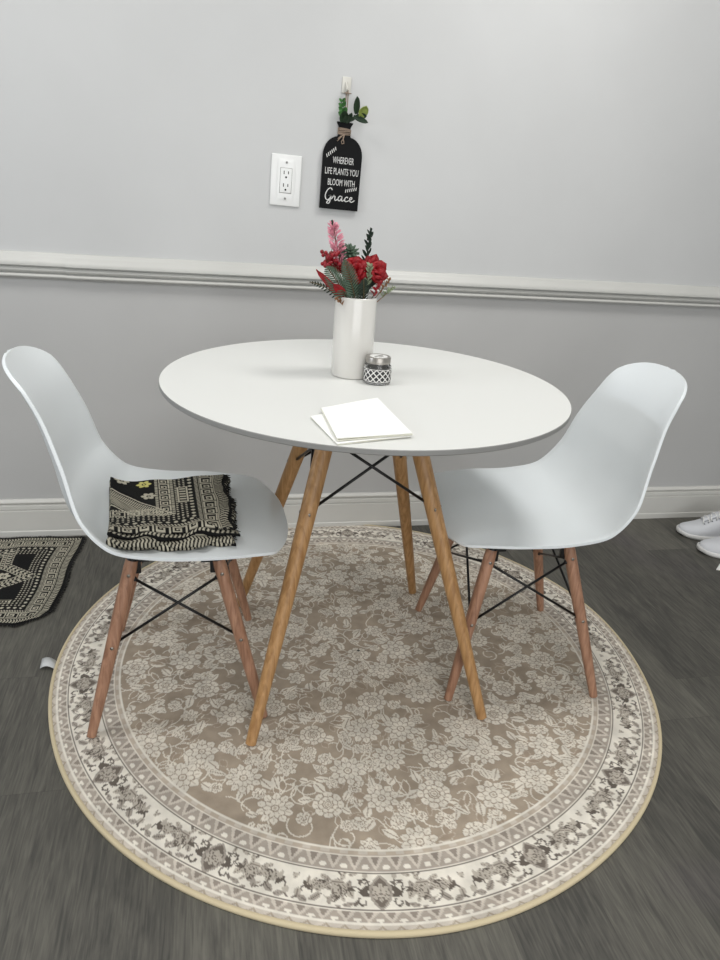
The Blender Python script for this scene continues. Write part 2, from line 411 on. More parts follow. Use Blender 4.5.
            P.ring(*pos(sg * .19, .690), .012, .0014, a + 1, 4.0, ink, clipb, .4)
    rb = random.Random(21)
    fill = [(rb.uniform(.035, .224), rb.choice([.653, .657, .661, .668, .69, .699, .705, .71]) , rb.uniform(.013, .026), rb.uniform(.003, .0062), rb.uniform(0, 6.28), rb.random()) for _ in range(24)]
    for k in range(nrep):
        a = a0 + 2 * PI * k / nrep
        for da, rr, L_, W_, ro, kk in fill:
            for sg in (-1, 1):
                P.leaf(rr * math.cos(a + sg * da), rr * math.sin(a + sg * da), L_, W_ if kk < .8 else W_ * .6, a + sg * da + sg * ro, cg2 if kk < .5 else (cgr if kk < .8 else C_(120, 112, 104)), C_(128, 119, 110), clipb, kk < .8)
    for k in range(nrep):
        a = a0 + 2 * PI * k / nrep
        P.leaf(.650 * math.cos(a), .650 * math.sin(a), .066, .021, a, cgr, ink, clipb, False)
        P.leaf(.655 * math.cos(a), .655 * math.sin(a), .056, .0155, a, C_(118, 109, 101), cream, clipb, False)
        P.flower(.683 * math.cos(a), .683 * math.sin(a), .017, 8, a, cg2, ink, cgr, clipb)
    band(.7145, .716, ink)
    band(.716, .720, cream)
    guard(.720, .738, 118, .3)
    band(.738, .741, cream)
    m = band(.741, .7555, gl); u = np.mod(t1 * 150 / (2 * PI), 1.0); v = (r1 - .741) / .0145
    col[m & (np.abs(np.sin(u * PI) * .7 + .15 - v) < .16)] = C_(172, 160, 144)
    idx = np.arange(nr * nt).reshape(nr, nt)
    F = np.stack([idx[:-1, :], idx[1:, :], np.roll(idx, -1, 1)[1:, :], np.roll(idx, -1, 1)[:-1, :]], -1).reshape(-1, 4)
    # gentle unevenness of the edge, and the cap of the centre
    Z = np.full(len(r1), .006) + .0015 * np.clip((r1 - .6) / .15, 0, 1) * np.sin(t1 * 5 + 1) ** 2
    wob = 1 + .004 * np.sin(t1 * 3 + .6) * (r1 / RR) ** 3 + .002 * np.sin(t1 * 7) * (r1 / RR) ** 3
    V = np.stack([X * wob, Y * wob, Z], 1)
    root = empty('round_rug', (RC[0], RC[1], 0), 0, 'round taupe and cream floral rug with scrolled border under the table', 'rug')
    o = mesh_np('pile', V, F, M_['rug'], root, True, col)
    # binding: tube round the edge reaching the floor
    b = MB(); n = 360
    ring = []
    for k in range(n):
        t = 2 * PI * k / n; wv = 1 + .004 * math.sin(t * 3 + .6) + .002 * math.sin(t * 7)
        zt = .0065 + .0015 * math.sin(t * 5 + 1) ** 2
        c, s = math.cos(t), math.sin(t)
        ring.append([((RR * wv + dr) * c, (RR * wv + dr) * s, z) for dr, z in ((-.002, zt + .0004), (.001, zt + .0016), (.004, zt + .001), (.0063, zt - .002), (.0065, .001), (.004, 0), (-.002, 0))])
    b.grid(ring + [ring[0]])
    b.build('edge_binding', M_['bind'], root)
    t = MB(); G = []
    for i in range(7):
        u = i / 6
        G.append([(-.754 - .036 * u, .026 + .006 * u + (v - .5) * .030, .004 + .010 * math.sin(u * PI * .9) - .002 * u + .006 * v * u) for v in (0, .5, 1)])
    t.grid(G); o = t.build('care_tag', M_['tagm'], root); o['label'] = 'small white satin care tag sticking out'
    sol = o.modifiers.new('thick', 'SOLIDIFY'); sol.thickness = .0006
build_rug()

# ------------------------------------------------------------------ woven black and cream pattern
BLK = C_(20, 20, 20); CRM = C_(178, 173, 156); YEL = C_(196, 190, 116)
def key_band(s, v):
    """greek key: s along (period 1), v across 0..1 -> bool cream"""
    K = ["11111111", "00000001", "11111001", "10001001", "10101001", "10111001", "10000001", "11111111"]
    K = np.array([[int(c) for c in r] for r in K])
    K = np.concatenate([K[:, :], np.zeros((8, 1), int)], 1)
    i = np.clip((v * 8).astype(int), 0, 7); j = (np.mod(s, 1) * 9).astype(int)
    return K[i, np.clip(j, 0, 8)] > 0
def woven(u, v, HU, HV):
    """u, v metres from the centre of a cloth of half size HU x HV"""
    du = HU - np.abs(u); dv = HV - np.abs(v); d = np.minimum(du, dv); along = np.where(du < dv, v, u) + 1.0
    col = np.tile(BLK, (len(u), 1))
    chev = lambda c, p, w: np.mod(along / p + np.abs(d - c) / w, 1.0) < .5
    m = (d > .007) & (d < .024) & chev(.0155, .0085, .017); col[m] = CRM
    m = (d > .0265) & (d < .0285); col[m] = CRM
    m = (d > .030) & (d < .056); k = key_band(along / .034, (d - .030) / .026); col[m & k] = CRM
    m = (d > .0575) & (d < .0595); col[m] = CRM
    m = (d > .061) & (d < .069) & (np.mod(along / .007 + d / .014, 1) < .5); col[m] = CRM
    # dotted black field
    def dots(c, p, rx):
        a = np.mod(along / p, 1) - .5; return ((d - c) ** 2 + (a * p) ** 2) < rx ** 2
    col[dots(.080, .017, .0046)] = CRM
    for c in (.093, .103, .113): col[dots(c, .0105, .0026)] = CRM
    return col
def star(u, v, cu, cv, R, col, n=6, rot=0):
    x, y = u - cu, v - cv; ph = np.arctan2(y, x) - rot; rho = np.hypot(x, y)
    a = np.mod(ph, 2 * PI / n); a = np.minimum(a, 2 * PI / n - a)        # 0 at tip
    # star edge as straight lines tip(1,0) -> notch(.62 at pi/n)
    nx, ny = .66 * math.cos(PI / n), .66 * math.sin(PI / n)
    px, py = rho * np.cos(a) / R, rho * np.sin(a) / R
    ex, ey = nx - 1, ny; sd = ((px - 1) * ey - py * ex) / math.hypot(ex, ey)   # <0 inside
    dd = -sd
    m = dd > 0; col[m] = BLK
    g = (ex * px + ey * py) * R                                            # along the edge, metres
    m = (dd > .0) & (dd < .02) & (np.mod(g / .006, 1) < .7); col[m] = CRM
    m = (dd > .030) & (dd < .088) & (np.mod(g / .0085 + np.abs(dd - .059) * 10, 1) < .5); col[m] = CRM
    m = (dd > .095) & (dd < .108); col[m] = CRM
    m = (dd > .115) & (dd < .150) & (np.mod(g / .007 + dd * 10, 1) < .5); col[m] = CRM
    m = (dd > .158) & (dd < .172); col[m] = CRM
    m = dd > .172; col[m] = BLK
    inn = dd > .27
    return inn
def blossom(u, v, cx, cy, R, col, c1):
    x, y = u - cx, v - cy; rho = np.hypot(x, y) / R; ph = np.arctan2(y, x)
    m = (rho < .62 + .38 * np.abs(np.cos(3 * ph))) & (rho > .3); col[m] = c1
    col[rho < .16] = c1
def mat_pattern(u, v, HU, HV):
    col = woven(u, v, HU, HV)
    inside = np.minimum(HU - np.abs(u), HV - np.abs(v)) > .078
    c2 = col.copy(); cu = HU - .081 - .205
    star(u, v, cu, 0, .205, c2)
    for k in range(6):
        a = k * PI / 3; blossom(u, v, cu + .108 * math.cos(a), .108 * math.sin(a), .020, c2, CRM)
    blossom(u, v, cu, 0, .04, c2, CRM)
    # small cartouche near the lower edge
    m = (np.abs(u - (cu + .11)) < .055) & (np.abs(v + HV - .112) < .009); c2[m] = BLK
    m2 = m & ((np.abs(np.abs(u - (cu + .11)) - .052) < .002) | (np.abs(np.abs(v + HV - .112) - .0075) < .0012) | ((np.abs(v + HV - .112) < .0045) & (np.mod(u / .008, 1) < .45))); c2[m2] = CRM
    for k in range(2):                       # second star of the runner
        star(u, v, cu - .41 * (k + 1), 0, .205, c2)
    col[inside] = c2[inside]
    return col
def fringe_mesh(name, pts_fn, n, mtl, parent, L=(.006, .016), r=.0007):
    b = MB()
    for k in range(n):
        p, d = pts_fn(k / n); p = Vector(p); d = Vector(d).normalized()
        l = random.uniform(*L); sd = Vector((random.uniform(-.6, .6), random.uniform(-.6, .6), 0)) * .5
        q = p + (d + sd).normalized() * l; q.z = max(q.z - .002 * random.random(), .0012 if p.z < .02 else p.z - .01)
        mid_ = (p + q) / 2 + Vector((random.uniform(-1, 1), random.uniform(-1, 1), random.uniform(0, 1))) * .0015
        b.tube([p, mid_, q], [r, r, r * .6], 4)
    o = b.build(name, mtl, parent); o['kind'] = 'stuff'; return o
def build_mat():
    HU, HV = .40, .249
    nu, nv = 520, 330
    u, v = np.meshgrid(np.linspace(-HU, HU, nu), np.linspace(-HV, HV, nv), indexing='ij'); u1, v1 = u.ravel(), v.ravel()
    col = mat_pattern(u1, v1, HU, HV)
    # heathered yarn
    col *= (1 + .18 * (rng.random(len(u1)) - .5))[:, None]
    lim = lambda t: t * t * (3 - 2 * t)
    c = np.clip((u1 / HU - .8) / .2, 0, 1) * np.clip((-v1 / HV - .75) / .25, 0, 1)
    x = u1 - .022 * c - .004 * np.sin(v1 * 22); y = v1 + .03 * c * 1.0 + .0035 * np.sin(u1 * 31) + .002 * np.sin(u1 * 70)
    z = .006 + .0018 * np.sin(u1 * 24 + 1) * np.sin(v1 * 13) + .001 * np.sin(u1 * 60)
    z = np.maximum(z, .0035)
    idx = np.arange(nu * nv).reshape(nu, nv)
    F = np.stack([idx[:-1, :-1], idx[1:, :-1], idx[1:, 1:], idx[:-1, 1:]], -1).reshape(-1, 4)
    root = empty('woven_mat', (-.826, 1.9455, 0), math.radians(-2.0), 'black and cream woven mat with star pattern and fringe lying by the baseboard', 'mat')
    o = mesh_np('woven_cloth', np.stack([x, y, z], 1), F, M_['weave'], root, True, col)
    s = o.modifiers.new('thick', 'SOLIDIFY'); s.thickness = .003; s.offset = -1
    def edge(t):
        w, h = 2 * HU, 2 * HV; per = w + h + w; q = t * per
        if q < w: uu, vv, d = -HU + q, HV, (0, 1, 0)
        elif q < w + h: uu, vv, d = HU, HV - (q - w), (1, 0, 0)
        else: uu, vv, d = HU - (q - w - h), -HV, (0, -1, 0)
        c_ = max(0, (uu / HU - .8) / .2) * max(0, (-vv / HV - .75) / .25)
        return (uu - .022 * c_ - .004 * math.sin(vv * 22), vv + .03 * c_ + .0035 * math.sin(uu * 31) + .002 * math.sin(uu * 70), .0045), d
    fringe_mesh('fringe', edge, 1500, M_['fringe'], root, (.004, .012))
build_mat()

# ------------------------------------------------------------------ dining chairs
PX = [.2462, .1901, .0831, -.0341, -.1362, -.2026, -.2303, -.2579, -.2999]
PZ = [.4238, .4420, .4402, .4332, .4405, .5095, .6163, .7090, .7958]
WW = [.1781, .2027, .2254, .2266, .2235, .2152, .1892, .1577, .1479]
EE = [-.0129, -.0093, .0022, .0163, .0373, .0438, .0402, .0322, .0240]
def crv(kn, s):
    kn = np.asarray(kn, float); n = len(kn)
    k = np.concatenate([[2 * kn[0] - kn[1]], kn, [2 * kn[-1] - kn[-2]]])
    u = np.clip(s, 0, 1) * (n - 1); i = np.minimum(u.astype(int), n - 2); t = u - i
    a, b, c, d = k[i], k[i + 1], k[i + 2], k[i + 3]
    return .5 * (2 * b + (c - a) * t + (2 * a - 5 * b + 4 * c - d) * t ** 2 + (3 * b - a - 3 * c + d) * t ** 3)
RF, RB = .16, .13
def shell_pt(s, t):
    s = np.asarray(s, float); t = np.asarray(t, float)
    e_ = 2e-3; s0, s1 = np.clip(s - e_, 0, 1), np.clip(s + e_, 0, 1)
    tx, tz = crv(PX, s1) - crv(PX, s0), crv(PZ, s1) - crv(PZ, s0); L = np.hypot(tx, tz); tx /= L; tz /= L
    q = np.ones_like(s); m = s < RF; q[m] = (1 - ((RF - s[m]) / RF) ** 2.6) ** (1 / 2.6)
    m = s > 1 - RB; q[m] = np.maximum(0, 1 - ((s[m] - 1 + RB) / RB) ** 2.4) ** (1 / 2.4)
    a = np.abs(q * t)
    g = np.where(a < .94, a ** 2.5 * 1.06, .94 ** 2.5 * 1.06 + (a - .94) * .7)      # rim flattens to a lip
    r = crv(EE, s) * g
    return np.stack([crv(PX, s) + tz * r, crv(WW, s) * q * t, crv(PZ, s) - tx * r], -1)
def make_shell(parent):
    ns, nt = 110, 57
    ss = .5 - .5 * np.cos(np.linspace(0, PI, ns)); tt = np.sin(np.linspace(-PI / 2, PI / 2, nt))
    S, T = np.meshgrid(ss, tt, indexing='ij')
    P = shell_pt(S.ravel(), T.ravel())
    idx = np.arange(ns * nt).reshape(ns, nt)
    F = [(idx[i, j], idx[i, j + 1], idx[i + 1, j + 1], idx[i + 1, j]) for i in range(ns - 1) for j in range(nt - 1)]
    o = mesh_np('seat_shell', P, F, M_['shell'], parent)
    bm = bmesh.new(); bm.from_mesh(o.data)
    bmesh.ops.remove_doubles(bm, verts=bm.verts, dist=2e-4); bmesh.ops.recalc_face_normals(bm, faces=bm.faces)
    up = sum(f.normal.z for f in bm.faces)
    if up < 0: bmesh.ops.reverse_faces(bm, faces=bm.faces)
    bm.to_mesh(o.data); bm.free()
    o.data.polygons.foreach_set('use_smooth', [True] * len(o.data.polygons))
    s = o.modifiers.new('thick', 'SOLIDIFY'); s.thickness = .0065; s.offset = -1
    bv = o.modifiers.new('soft', 'BEVEL'); bv.width = .0022; bv.segments = 3; bv.limit_method = 'ANGLE'; bv.angle_limit = math.radians(50)
    return o
def lerp(a, b, t): return tuple(a[i] + (b[i] - a[i]) * t for i in range(3))
CF = {'rear_r': ((-.1834, -.1934), (-.076, -.138)), 'rear_l': ((-.1834, .1934), (-.072, .132)),
      'front_r': ((.1834, -.1934), (.118, -.158)), 'front_l': ((.1834, .1934), (.118, .158))}
CF0 = dict(CF)
def chair_leg(k, z):                       # axis point at height z
    (fx, fy), (tx, ty) = CF[k]; t = z / .40
    return (fx + (tx - fx) * t, fy + (ty - fy) * t, z)
def make_chair(label, loc, rz, adj=None):
    CF.update(CF0); CF.update(adj or {})
    root = empty('dining_chair', loc, rz, label, 'chair', 'white shell chairs at the round table')
    make_shell(root)
    FL = .0085                              # rug pile under the feet
    for k in CF:
        top = .418 if 'front' in k else .412
        o = MB().tube([chair_leg(k, z) for z in (FL, .05, .12, .22, .32, .385, .40)], [.0098, .0112, .0126, .0138, .0142, .0138, .0125], 18).build('leg', M_['cleg'], root, sharp=50)
        # bolt heads where the rods meet the leg, and the black socket on top
        side = -1 if k.endswith('_r') else 1
        for z in (.215, .372):
            p = chair_leg(k, z); MB().ball((p[0], p[1] + side * .0135, p[2]), .0042, 10, 6, (1, .5, 1)).build('bolt', M_['screw'], o)
        b = MB(); p0 = chair_leg(k, .378); p1 = chair_leg(k, top)
        d = (-.016 if 'front' in k else .016)
        b.tube([p0, p1], .0115, 12)
        b.box((p1[0] + d * .9, p1[1] - side * .012, .398), (.034, .034, .008), bev=.002)
        b.box((p0[0] + d * .9, p0[1] - side * .006, .384), (.016, .010, .034), bev=.002)
        b.build('leg_bracket', M_['black'], root)
    def rod(k1, k2):                       # high on k1 -> low on k2
        a = Vector(chair_leg(k1, .366)); c = Vector(chair_leg(k2, .215)); d = (c - a).normalized()
        a2 = a + d * .014; c2 = c - d * .013
        b = MB().tube([a2, c2], .0031, 8)
        b.ball(a2, .0055, 8, 6); b.ball(c2, .0058, 8, 6)
        b.build('brace_rod', M_['black'], root)
    for a, c in (('rear_r', 'front_r'), ('rear_l', 'front_l'), ('rear_r', 'rear_l'), ('front_r', 'front_l')):
        rod(a, c); rod(c, a)
    # black mounting frame under the seat
    b = MB()
    for a, c in (('rear_r', 'front_l'), ('rear_l', 'front_r')):
        p, q = chair_leg(a, .40), chair_leg(c, .40); b.tube([(p[0], p[1], .404), (q[0], q[1], .404)], .006, 8)
    b.lathe([(.0, .400), (.030, .400), (.030, .4245), (.0, .4245)], 20, (.03, 0, 0))
    b.build('seat_mount', M_['black'], root)
    return root
CA = (-.0777, 1.4466); CAR = .0334
make_chair('white shell chair left of the table with folded patterned cloth on its seat', (CA[0], CA[1], 0), CAR, {'rear_r': ((-.190, -.203), (-.087, -.140)), 'rear_l': ((-.158, .190), (-.062, .128)), 'front_r': ((.1834, -.2000), (.086, -.156)), 'front_l': ((.1834, .1934), (.088, .150))})
make_chair('white shell chair right of the table with an empty seat', (.7599, 1.4392, 0), PI - .0658, {'rear_l': ((-.1834, .2050), (-.066, .140)), 'rear_r': ((-.195, -.182), (-.090, -.132)), 'front_l': ((.194, .196), (.127, .158)), 'front_r': ((.1834, -.1934), (.090, -.150))})

# ------------------------------------------------------------------ folded cloth on the left chair
def build_cloth():
    # seat height table in chair coordinates
    S, T = np.meshgrid(np.linspace(.05, .75, 120), np.linspace(-1, 1, 81), indexing='ij')
    SP = shell_pt(S.ravel(), T.ravel())
    def seat_z(x, y):
        z = np.empty(len(x))
        for a in range(0, len(x), 2000):
            b = slice(a, a + 2000)
            d = (SP[None, :, 0] - x[b, None]) ** 2 + (SP[None, :, 1] - y[b, None]) ** 2
            j = np.argpartition(d, 4, axis=1)[:, :4]; dd = np.take_along_axis(d, j, 1) + 1e-8; w = 1 / dd
            z[b] = (SP[j, 2] * w).sum(1) / w.sum(1)
        return z
    root = empty('folded_cloth', (CA[0], CA[1], .44), CAR, 'folded black and cream patterned cloth lying on the left chair seat', 'cloth')
    # outline: far-left, far-right, near-right, near-left (chair coordinates)
    c00, c10, c11, c01 = np.array([-.144, .100]), np.array([.108, .120]), np.array([.116, -.158]), np.array([-.122, -.180])
    def layer(name, k, ext, amp, seed, thick, base, uv0, uv1, patt=None):
        r_ = random.Random(seed); nu, nv = 200, 170
        a = np.linspace(0, 1, nu); b = np.linspace(0, 1, nv); A, B = np.meshgrid(a, b, indexing='ij'); A1, B1 = A.ravel(), B.ravel()
        xy = (c00[None] * ((1 - A1) * (1 - B1))[:, None] + c10[None] * (A1 * (1 - B1))[:, None] + c11[None] * (A1 * B1)[:, None] + c01[None] * ((1 - A1) * B1)[:, None])
        # wavy near edge and right end, each layer with its own overhang
        ph = r_.uniform(0, 6)
        near = np.clip((B1 - .6) / .4, 0, 1) ** 1.5; right = np.clip((A1 - .75) / .25, 0, 1) ** 1.5; left = np.clip((.2 - A1) / .2, 0, 1)
        xy[:, 1] -= near * (ext[0] + amp * np.sin(A1 * 13 + ph) + amp * .6 * np.sin(A1 * 29 + ph * 2))
        xy[:, 0] += right * (ext[1] + amp * .8 * np.sin(B1 * 11 + ph) + amp * .4 * np.sin(B1 * 27)) - left * ext[2]
        # puffed section: edge thickness falls off to the fold
        ed = np.minimum(np.minimum(A1, 1 - A1) * .25, np.minimum(B1, 1 - B1) * .3)
        puff = np.sqrt(np.clip(1 - (1 - np.clip(ed / .012, 0, 1)) ** 2, 0, 1))
        z0 = seat_z(xy[:, 0], xy[:, 1]) + .0015
        wr = .0016 * np.sin(A1 * 17 + ph + 3 * B1) * np.sin(B1 * 9 + ph) + .0035 * near * np.sin(A1 * 16 + ph * 1.7) + .0025 * right * np.sin(B1 * 19)
        bot = base; top = bot + thick * (.35 + .65 * puff) + wr * puff
        nrm = thick * .5 * (1 - puff)
        U = uv0[0] + (uv1[0] - uv0[0]) * A1; Vv = uv0[1] + (uv1[1] - uv0[1]) * B1
        col = cloth_pattern(U, Vv) * (1 + .2 * (rng.random(len(U)) - .5))[:, None]
        Vt = np.stack([xy[:, 0], xy[:, 1], z0 + np.maximum(top, bot + .001) - .44], 1)
        Vb = np.stack([xy[:, 0], xy[:, 1], z0 + bot - .44], 1)
        idx = np.arange(nu * nv).reshape(nu, nv); n = nu * nv
        F = np.stack([idx[:-1, :-1], idx[:-1, 1:], idx[1:, 1:], idx[1:, :-1]], -1).reshape(-1, 4)
        Fb = F[:, ::-1] + n
        rim = np.concatenate([idx[:, 0], idx[-1, 1:], idx[-2::-1, -1], idx[0, -2:0:-1]]); nx = np.roll(rim, -1)
        Fr = np.stack([rim, nx, nx + n, rim + n], 1)
        return np.concatenate([Vt, Vb]), np.concatenate([F, Fb, Fr]), np.concatenate([col, col]), (xy, z0, top)
    def cloth_pattern(U, Vv):
        HU, HV = .42, .42
        col = woven(U, Vv, HU, HV)
        inside = np.minimum(HU - np.abs(U), HV - np.abs(Vv)) > .118
        # inner key frame then black ground with pale blossoms
        d = np.minimum(HU - np.abs(U), HV - np.abs(Vv)); al = np.where(HU - np.abs(U) < HV - np.abs(Vv), Vv, U) + 1
        c2 = np.tile(BLK, (len(U), 1))
        m = (d > .118) & (d < .124) & (np.mod(al / .006, 1) < .6); c2[m] = CRM
        m = (d > .126) & (d < .150); c2[m & key_band(al / .030, (d - .126) / .024)] = CRM
        m = (d > .152) & (d < .158) & (np.mod(al / .006, 1) < .6); c2[m] = CRM
        # slanted band of the star crossing the corner
        q_ = (U - .205) + (Vv + .175) * .9
        m = (q_ > -.085) & (q_ < -.025) & (np.mod((U - Vv) / .0085 + np.abs(q_ + .055) / .02, 1) < .5); c2[m] = CRM
        for q0 in (-.092, -.018): c2[np.abs(q_ - q0) < .0025] = CRM
        for px_, py_, cc in ((.238, -.128, YEL), (.190, -.108, CRM), (.247, -.190, CRM)):
            blossom(U, Vv, px_, py_, .017, c2, cc)
        col[inside] = c2[inside]
        # woven cartouche in the dotted band
        m = (np.abs(U - (HU - .098)) < .0115) & (np.abs(Vv + .20) < .042); col[m] = BLK
        e1 = np.abs(np.abs(U - (HU - .098)) - .010) < .0015; e2 = np.abs(np.abs(Vv + .20) - .040) < .0018
        bars = (np.abs(U - (HU - .098)) < .0065) & (np.mod((Vv + .2) / .0135, 1) < .42) & (np.abs(Vv + .2) < .035)
        col[m & (e1 | e2 | bars)] = CRM
        return col
    Vs, Fs, Cs = [], [], []; n = 0; keep = None
    specs = [(0, (.022, .006, .004), .006, 1, .013, 0.0, (.15, -.10), (.405, -.40)),
             (1, (.032, .000, .001), .008, 2, .010, .0105, (.10, -.12), (.38, -.412)),
             (2, (.012, .012, .002), .007, 3, .010, .0195, (.16, -.15), (.413, -.415)),
             (3, (.000, .004, .0), .005, 4, .009, .0285, (.165, -.10), (.419, -.385))]
    for s in specs:
        V, F, C, inf = layer('l', *s); Vs.append(V); Fs.append(F + n); Cs.append(C); n += len(V)
        if s[0] == 3: keep = inf
    mesh_np('cloth_folds', np.concatenate(Vs), np.concatenate(Fs), M_['weave'], root, True, np.concatenate(Cs))
    xy, z0, top = keep; nu, nv = 200, 170
    def edge(t):
        if t < .55:
            j = int(t / .55 * (nv - 1)); i = (nu - 1) * nv + j; d = (1, 0, -.2)
        else:
            j = int((t - .55) / .45 * (nu - 1)); i = j * nv + nv - 1; d = (0, -1, -.5)
        zz = z0[i] - .44 + random.choice([.004, .012, .022, .031]); return (xy[i, 0] - .002, xy[i, 1] + .001, zz), d
    b = MB()
    for k in range(900):
        p, d = edge((k / 900) ** 1.15); p = Vector(p); d = Vector(d).normalized(); l = random.uniform(.005, .016) * (1 if k < 530 else .5)
        q = p + (d + Vector((random.uniform(-.5, .5), random.uniform(-.5, .5), random.uniform(-.4, .1)))).normalized() * l
        b.tube([p, (p + q) / 2 + Vector((0, 0, .001)), q], [.0009, .0009, .0005], 4)
    o = b.build('fringe', M_['fringe'], root); o['kind'] = 'stuff'
build_cloth()

# ------------------------------------------------------------------ dining table
TC = (.3418, 1.4632); TR = .4442; TH = .742
def build_table():
    root = empty('dining_table', (TC[0], TC[1], 0), 0, 'round white dining table on four splayed wooden legs in the middle', 'table')
    n = 160
    b = MB(); b.lathe([(.0, -.012), (TR - .006, -.012), (TR - .0012, -.0105), (TR, -.009), (TR, -.0012), (TR - .0012, 0), (0, 0)], n, (0, 0, TH), closed=True)
    o = b.build('tabletop', M_['table'], root, sharp=35)
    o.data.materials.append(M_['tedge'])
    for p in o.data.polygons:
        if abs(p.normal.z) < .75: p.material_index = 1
    feet = {'FL': (.0745, 1.170), 'FR': (.6180, 1.185), 'BR': (.6031, 1.7441), 'BL': (.0730, 1.7245)}
    tops = {'FL': (-.083, -.093), 'FR': (.074, -.086), 'BR': (.083, .089), 'BL': (-.074, .083)}
    def ax(k, z):
        fx, fy = feet[k][0] - TC[0], feet[k][1] - TC[1]; t = z / .725; tx, ty = tops[k]
        return (fx + (tx - fx) * t, fy + (ty - fy) * t, z)
    for k in feet:
        o = MB().tube([ax(k, z) for z in (.008, .06, .2, .4, .55, .66, .715)], [.0118, .0126, .0148, .0172, .0185, .0188, .018], 22).build('leg', M_['tleg'], root, sharp=50)
        p = Vector(ax(k, .497)); out = Vector((p.x, p.y, 0)).normalized(); sx = Vector((math.copysign(1, p.x), 0, 0)); sy = Vector((0, math.copysign(1, p.y), 0))
        for d in (sx, sy): MB().ball(p + d * .0172, .0048, 10, 6, (.6, .6, 1)).build('bolt', M_['screw'], o)
        b = MB(); t = Vector(ax(k, .69)); b.box(t - out * .018 + Vector((0, 0, .022)), (.05, .05, .030), Matrix.Rotation(math.atan2(out.y, out.x), 3, 'Z'), bev=.002)
        b.build('leg_bracket', M_['black'], root)
    for a, c in (('FL', 'FR'), ('FR', 'BR'), ('BR', 'BL'), ('BL', 'FL')):
        for k1, k2 in ((a, c), (c, a)):
            p = Vector(ax(k1, .650)); q = Vector(ax(k2, .497)); d = (q - p).normalized()
            MB().tube([p + d * .012, q - d * .014], .0034, 8).ball(q - d * .017, .006, 8, 6).ball(p + d * .017, .006, 8, 6).build('brace_rod', M_['black'], root)
    b = MB(); b.box((0, 0, .7225), (.20, .20, .010), bev=.002)
    b.build('mount_plate', M_['black'], root)
build_table()

# ------------------------------------------------------------------ vase
VC = (.3165, 1.511); VR = .0462; VH = .176
def build_vase():
    root = empty('ceramic_vase', (VC[0], VC[1], TH), 0, 'white glossy cylindrical ceramic vase of red flowers on the table', 'vase')
    R = VR
    prof = [(0, 0), (R - .004, 0), (R - .001, .0015), (R, .004), (R, VH - .004), (R - .0008, VH - .001), (R - .0025, VH), (R - .0045, VH - .001), (R - .0055, VH - .004), (R - .0055, .008), (0, .008)]
    MB().lathe(prof, 72, closed=True).build('vase_body', M_['ceramic'], root, sharp=50)
    MB().lathe([(0, VH - .05), (R - .0057, VH - .05), (R - .0057, VH - .03), (0, VH - .022)], 40, closed=True).build('foam_filler', M_['soil'], root)
build_vase()
# flowers: coordinates relative to the vase axis, x right, y away, z above the rim
def patch(b, base, dirv, side, L, W, cup=.2, curl=.3, n=7, m=5, tip=.6, twist=0):
    """a curved petal or leaf"""
    base, dirv, side = Vector(base), Vector(dirv).normalized(), Vector(side)
    side = (side - dirv * side.dot(dirv)).normalized(); up = side.cross(dirv)
    G = []
    for i in range(n):
        t = i / (n - 1); w = W * (math.sin(PI * (t * .86 + .10)) ** tip)
        if i == n - 1: w = W * .04
        row = []
        for j in range(m):
            s = 2 * j / (m - 1) - 1
            row.append(base + dirv * L * t + side * w * s + up * (cup * W * (s * s) + curl * L * t * t + twist * s * t * W))
        G.append(row)
    b.grid(G)
def thin(o, t=.0006):
    s = o.modifiers.new('thick', 'SOLIDIFY'); s.thickness = t; s.offset = 0; return o
FG = 'artificial flower stems in the vase'
def stem_thing(name, label, cat, head, foot=(0, 0)):
    """Empty on the filler inside the vase; head is relative to rim centre. Returns root and head in root coordinates."""
    base = Vector((VC[0] + foot[0], VC[1] + foot[1], TH + VH - .028)); root = empty(name, base, 0, label, cat, FG)
    hd = Vector((VC[0], VC[1], TH + VH)) + Vector(head) - base
    return root, hd
def stem(root, hd, m=None, r=.0014, bend=.35):
    mid_ = Vector((hd.x * bend, hd.y * bend, hd.z * .55))
    return MB().tube([(0, 0, -.02), mid_ * .5, mid_, hd * .85 + mid_ * .15 * .2, hd], r, 6).build('stem', m or M_['stem'], root)
def rose(label, head, face, R, foot, seed, wild=0):
    rnd = random.Random(seed); root, hd = stem_thing('red_rose', label, 'flower', head, foot); stem(root, hd - Vector(face).normalized() * R * .5)
    f = Vector(face).normalized(); a = f.orthogonal().normalized(); c = f.cross(a); b = MB()
    for ring_, (n, tilt, L, W) in enumerate(((3, .18, .55, .34), (5, .45, .75, .45), (6, .85, .95, .52), (7, 1.25, 1.05, .55))):
        for k in range(n):
            t = 2 * PI * (k + .37 * ring_) / n + rnd.uniform(-.15, .15); rad = a * math.cos(t) + c * math.sin(t); tan = f.cross(rad)
            tl = tilt + rnd.uniform(-.12, .12); d = f * math.cos(tl) + rad * math.sin(tl)
            patch(b, hd - f * R * .45 + rad * R * .10 * ring_ * .4, d, tan, R * L * (1 + wild * rnd.uniform(-.1, .3)), R * W, cup=.45, curl=.16 - .10 * ring_, tip=.45)
    thin(b.build('petals', M_['red'], root), .0008)
    return root
rose('red rose at the front middle of the vase', (-.009, -.030, .058), (.0, -1, .35), .026, (.002, -.012), 1)
rose('large red rose on the right side of the vase', (.040, -.012, .062), (.35, -.75, .5), .026, (.014, -.004), 2, .5)
rose('red rose half hidden behind the berries at left of the bouquet', (-.036, .004, .064), (-.2, -.8, .6), .018, (-.008, .002), 3)
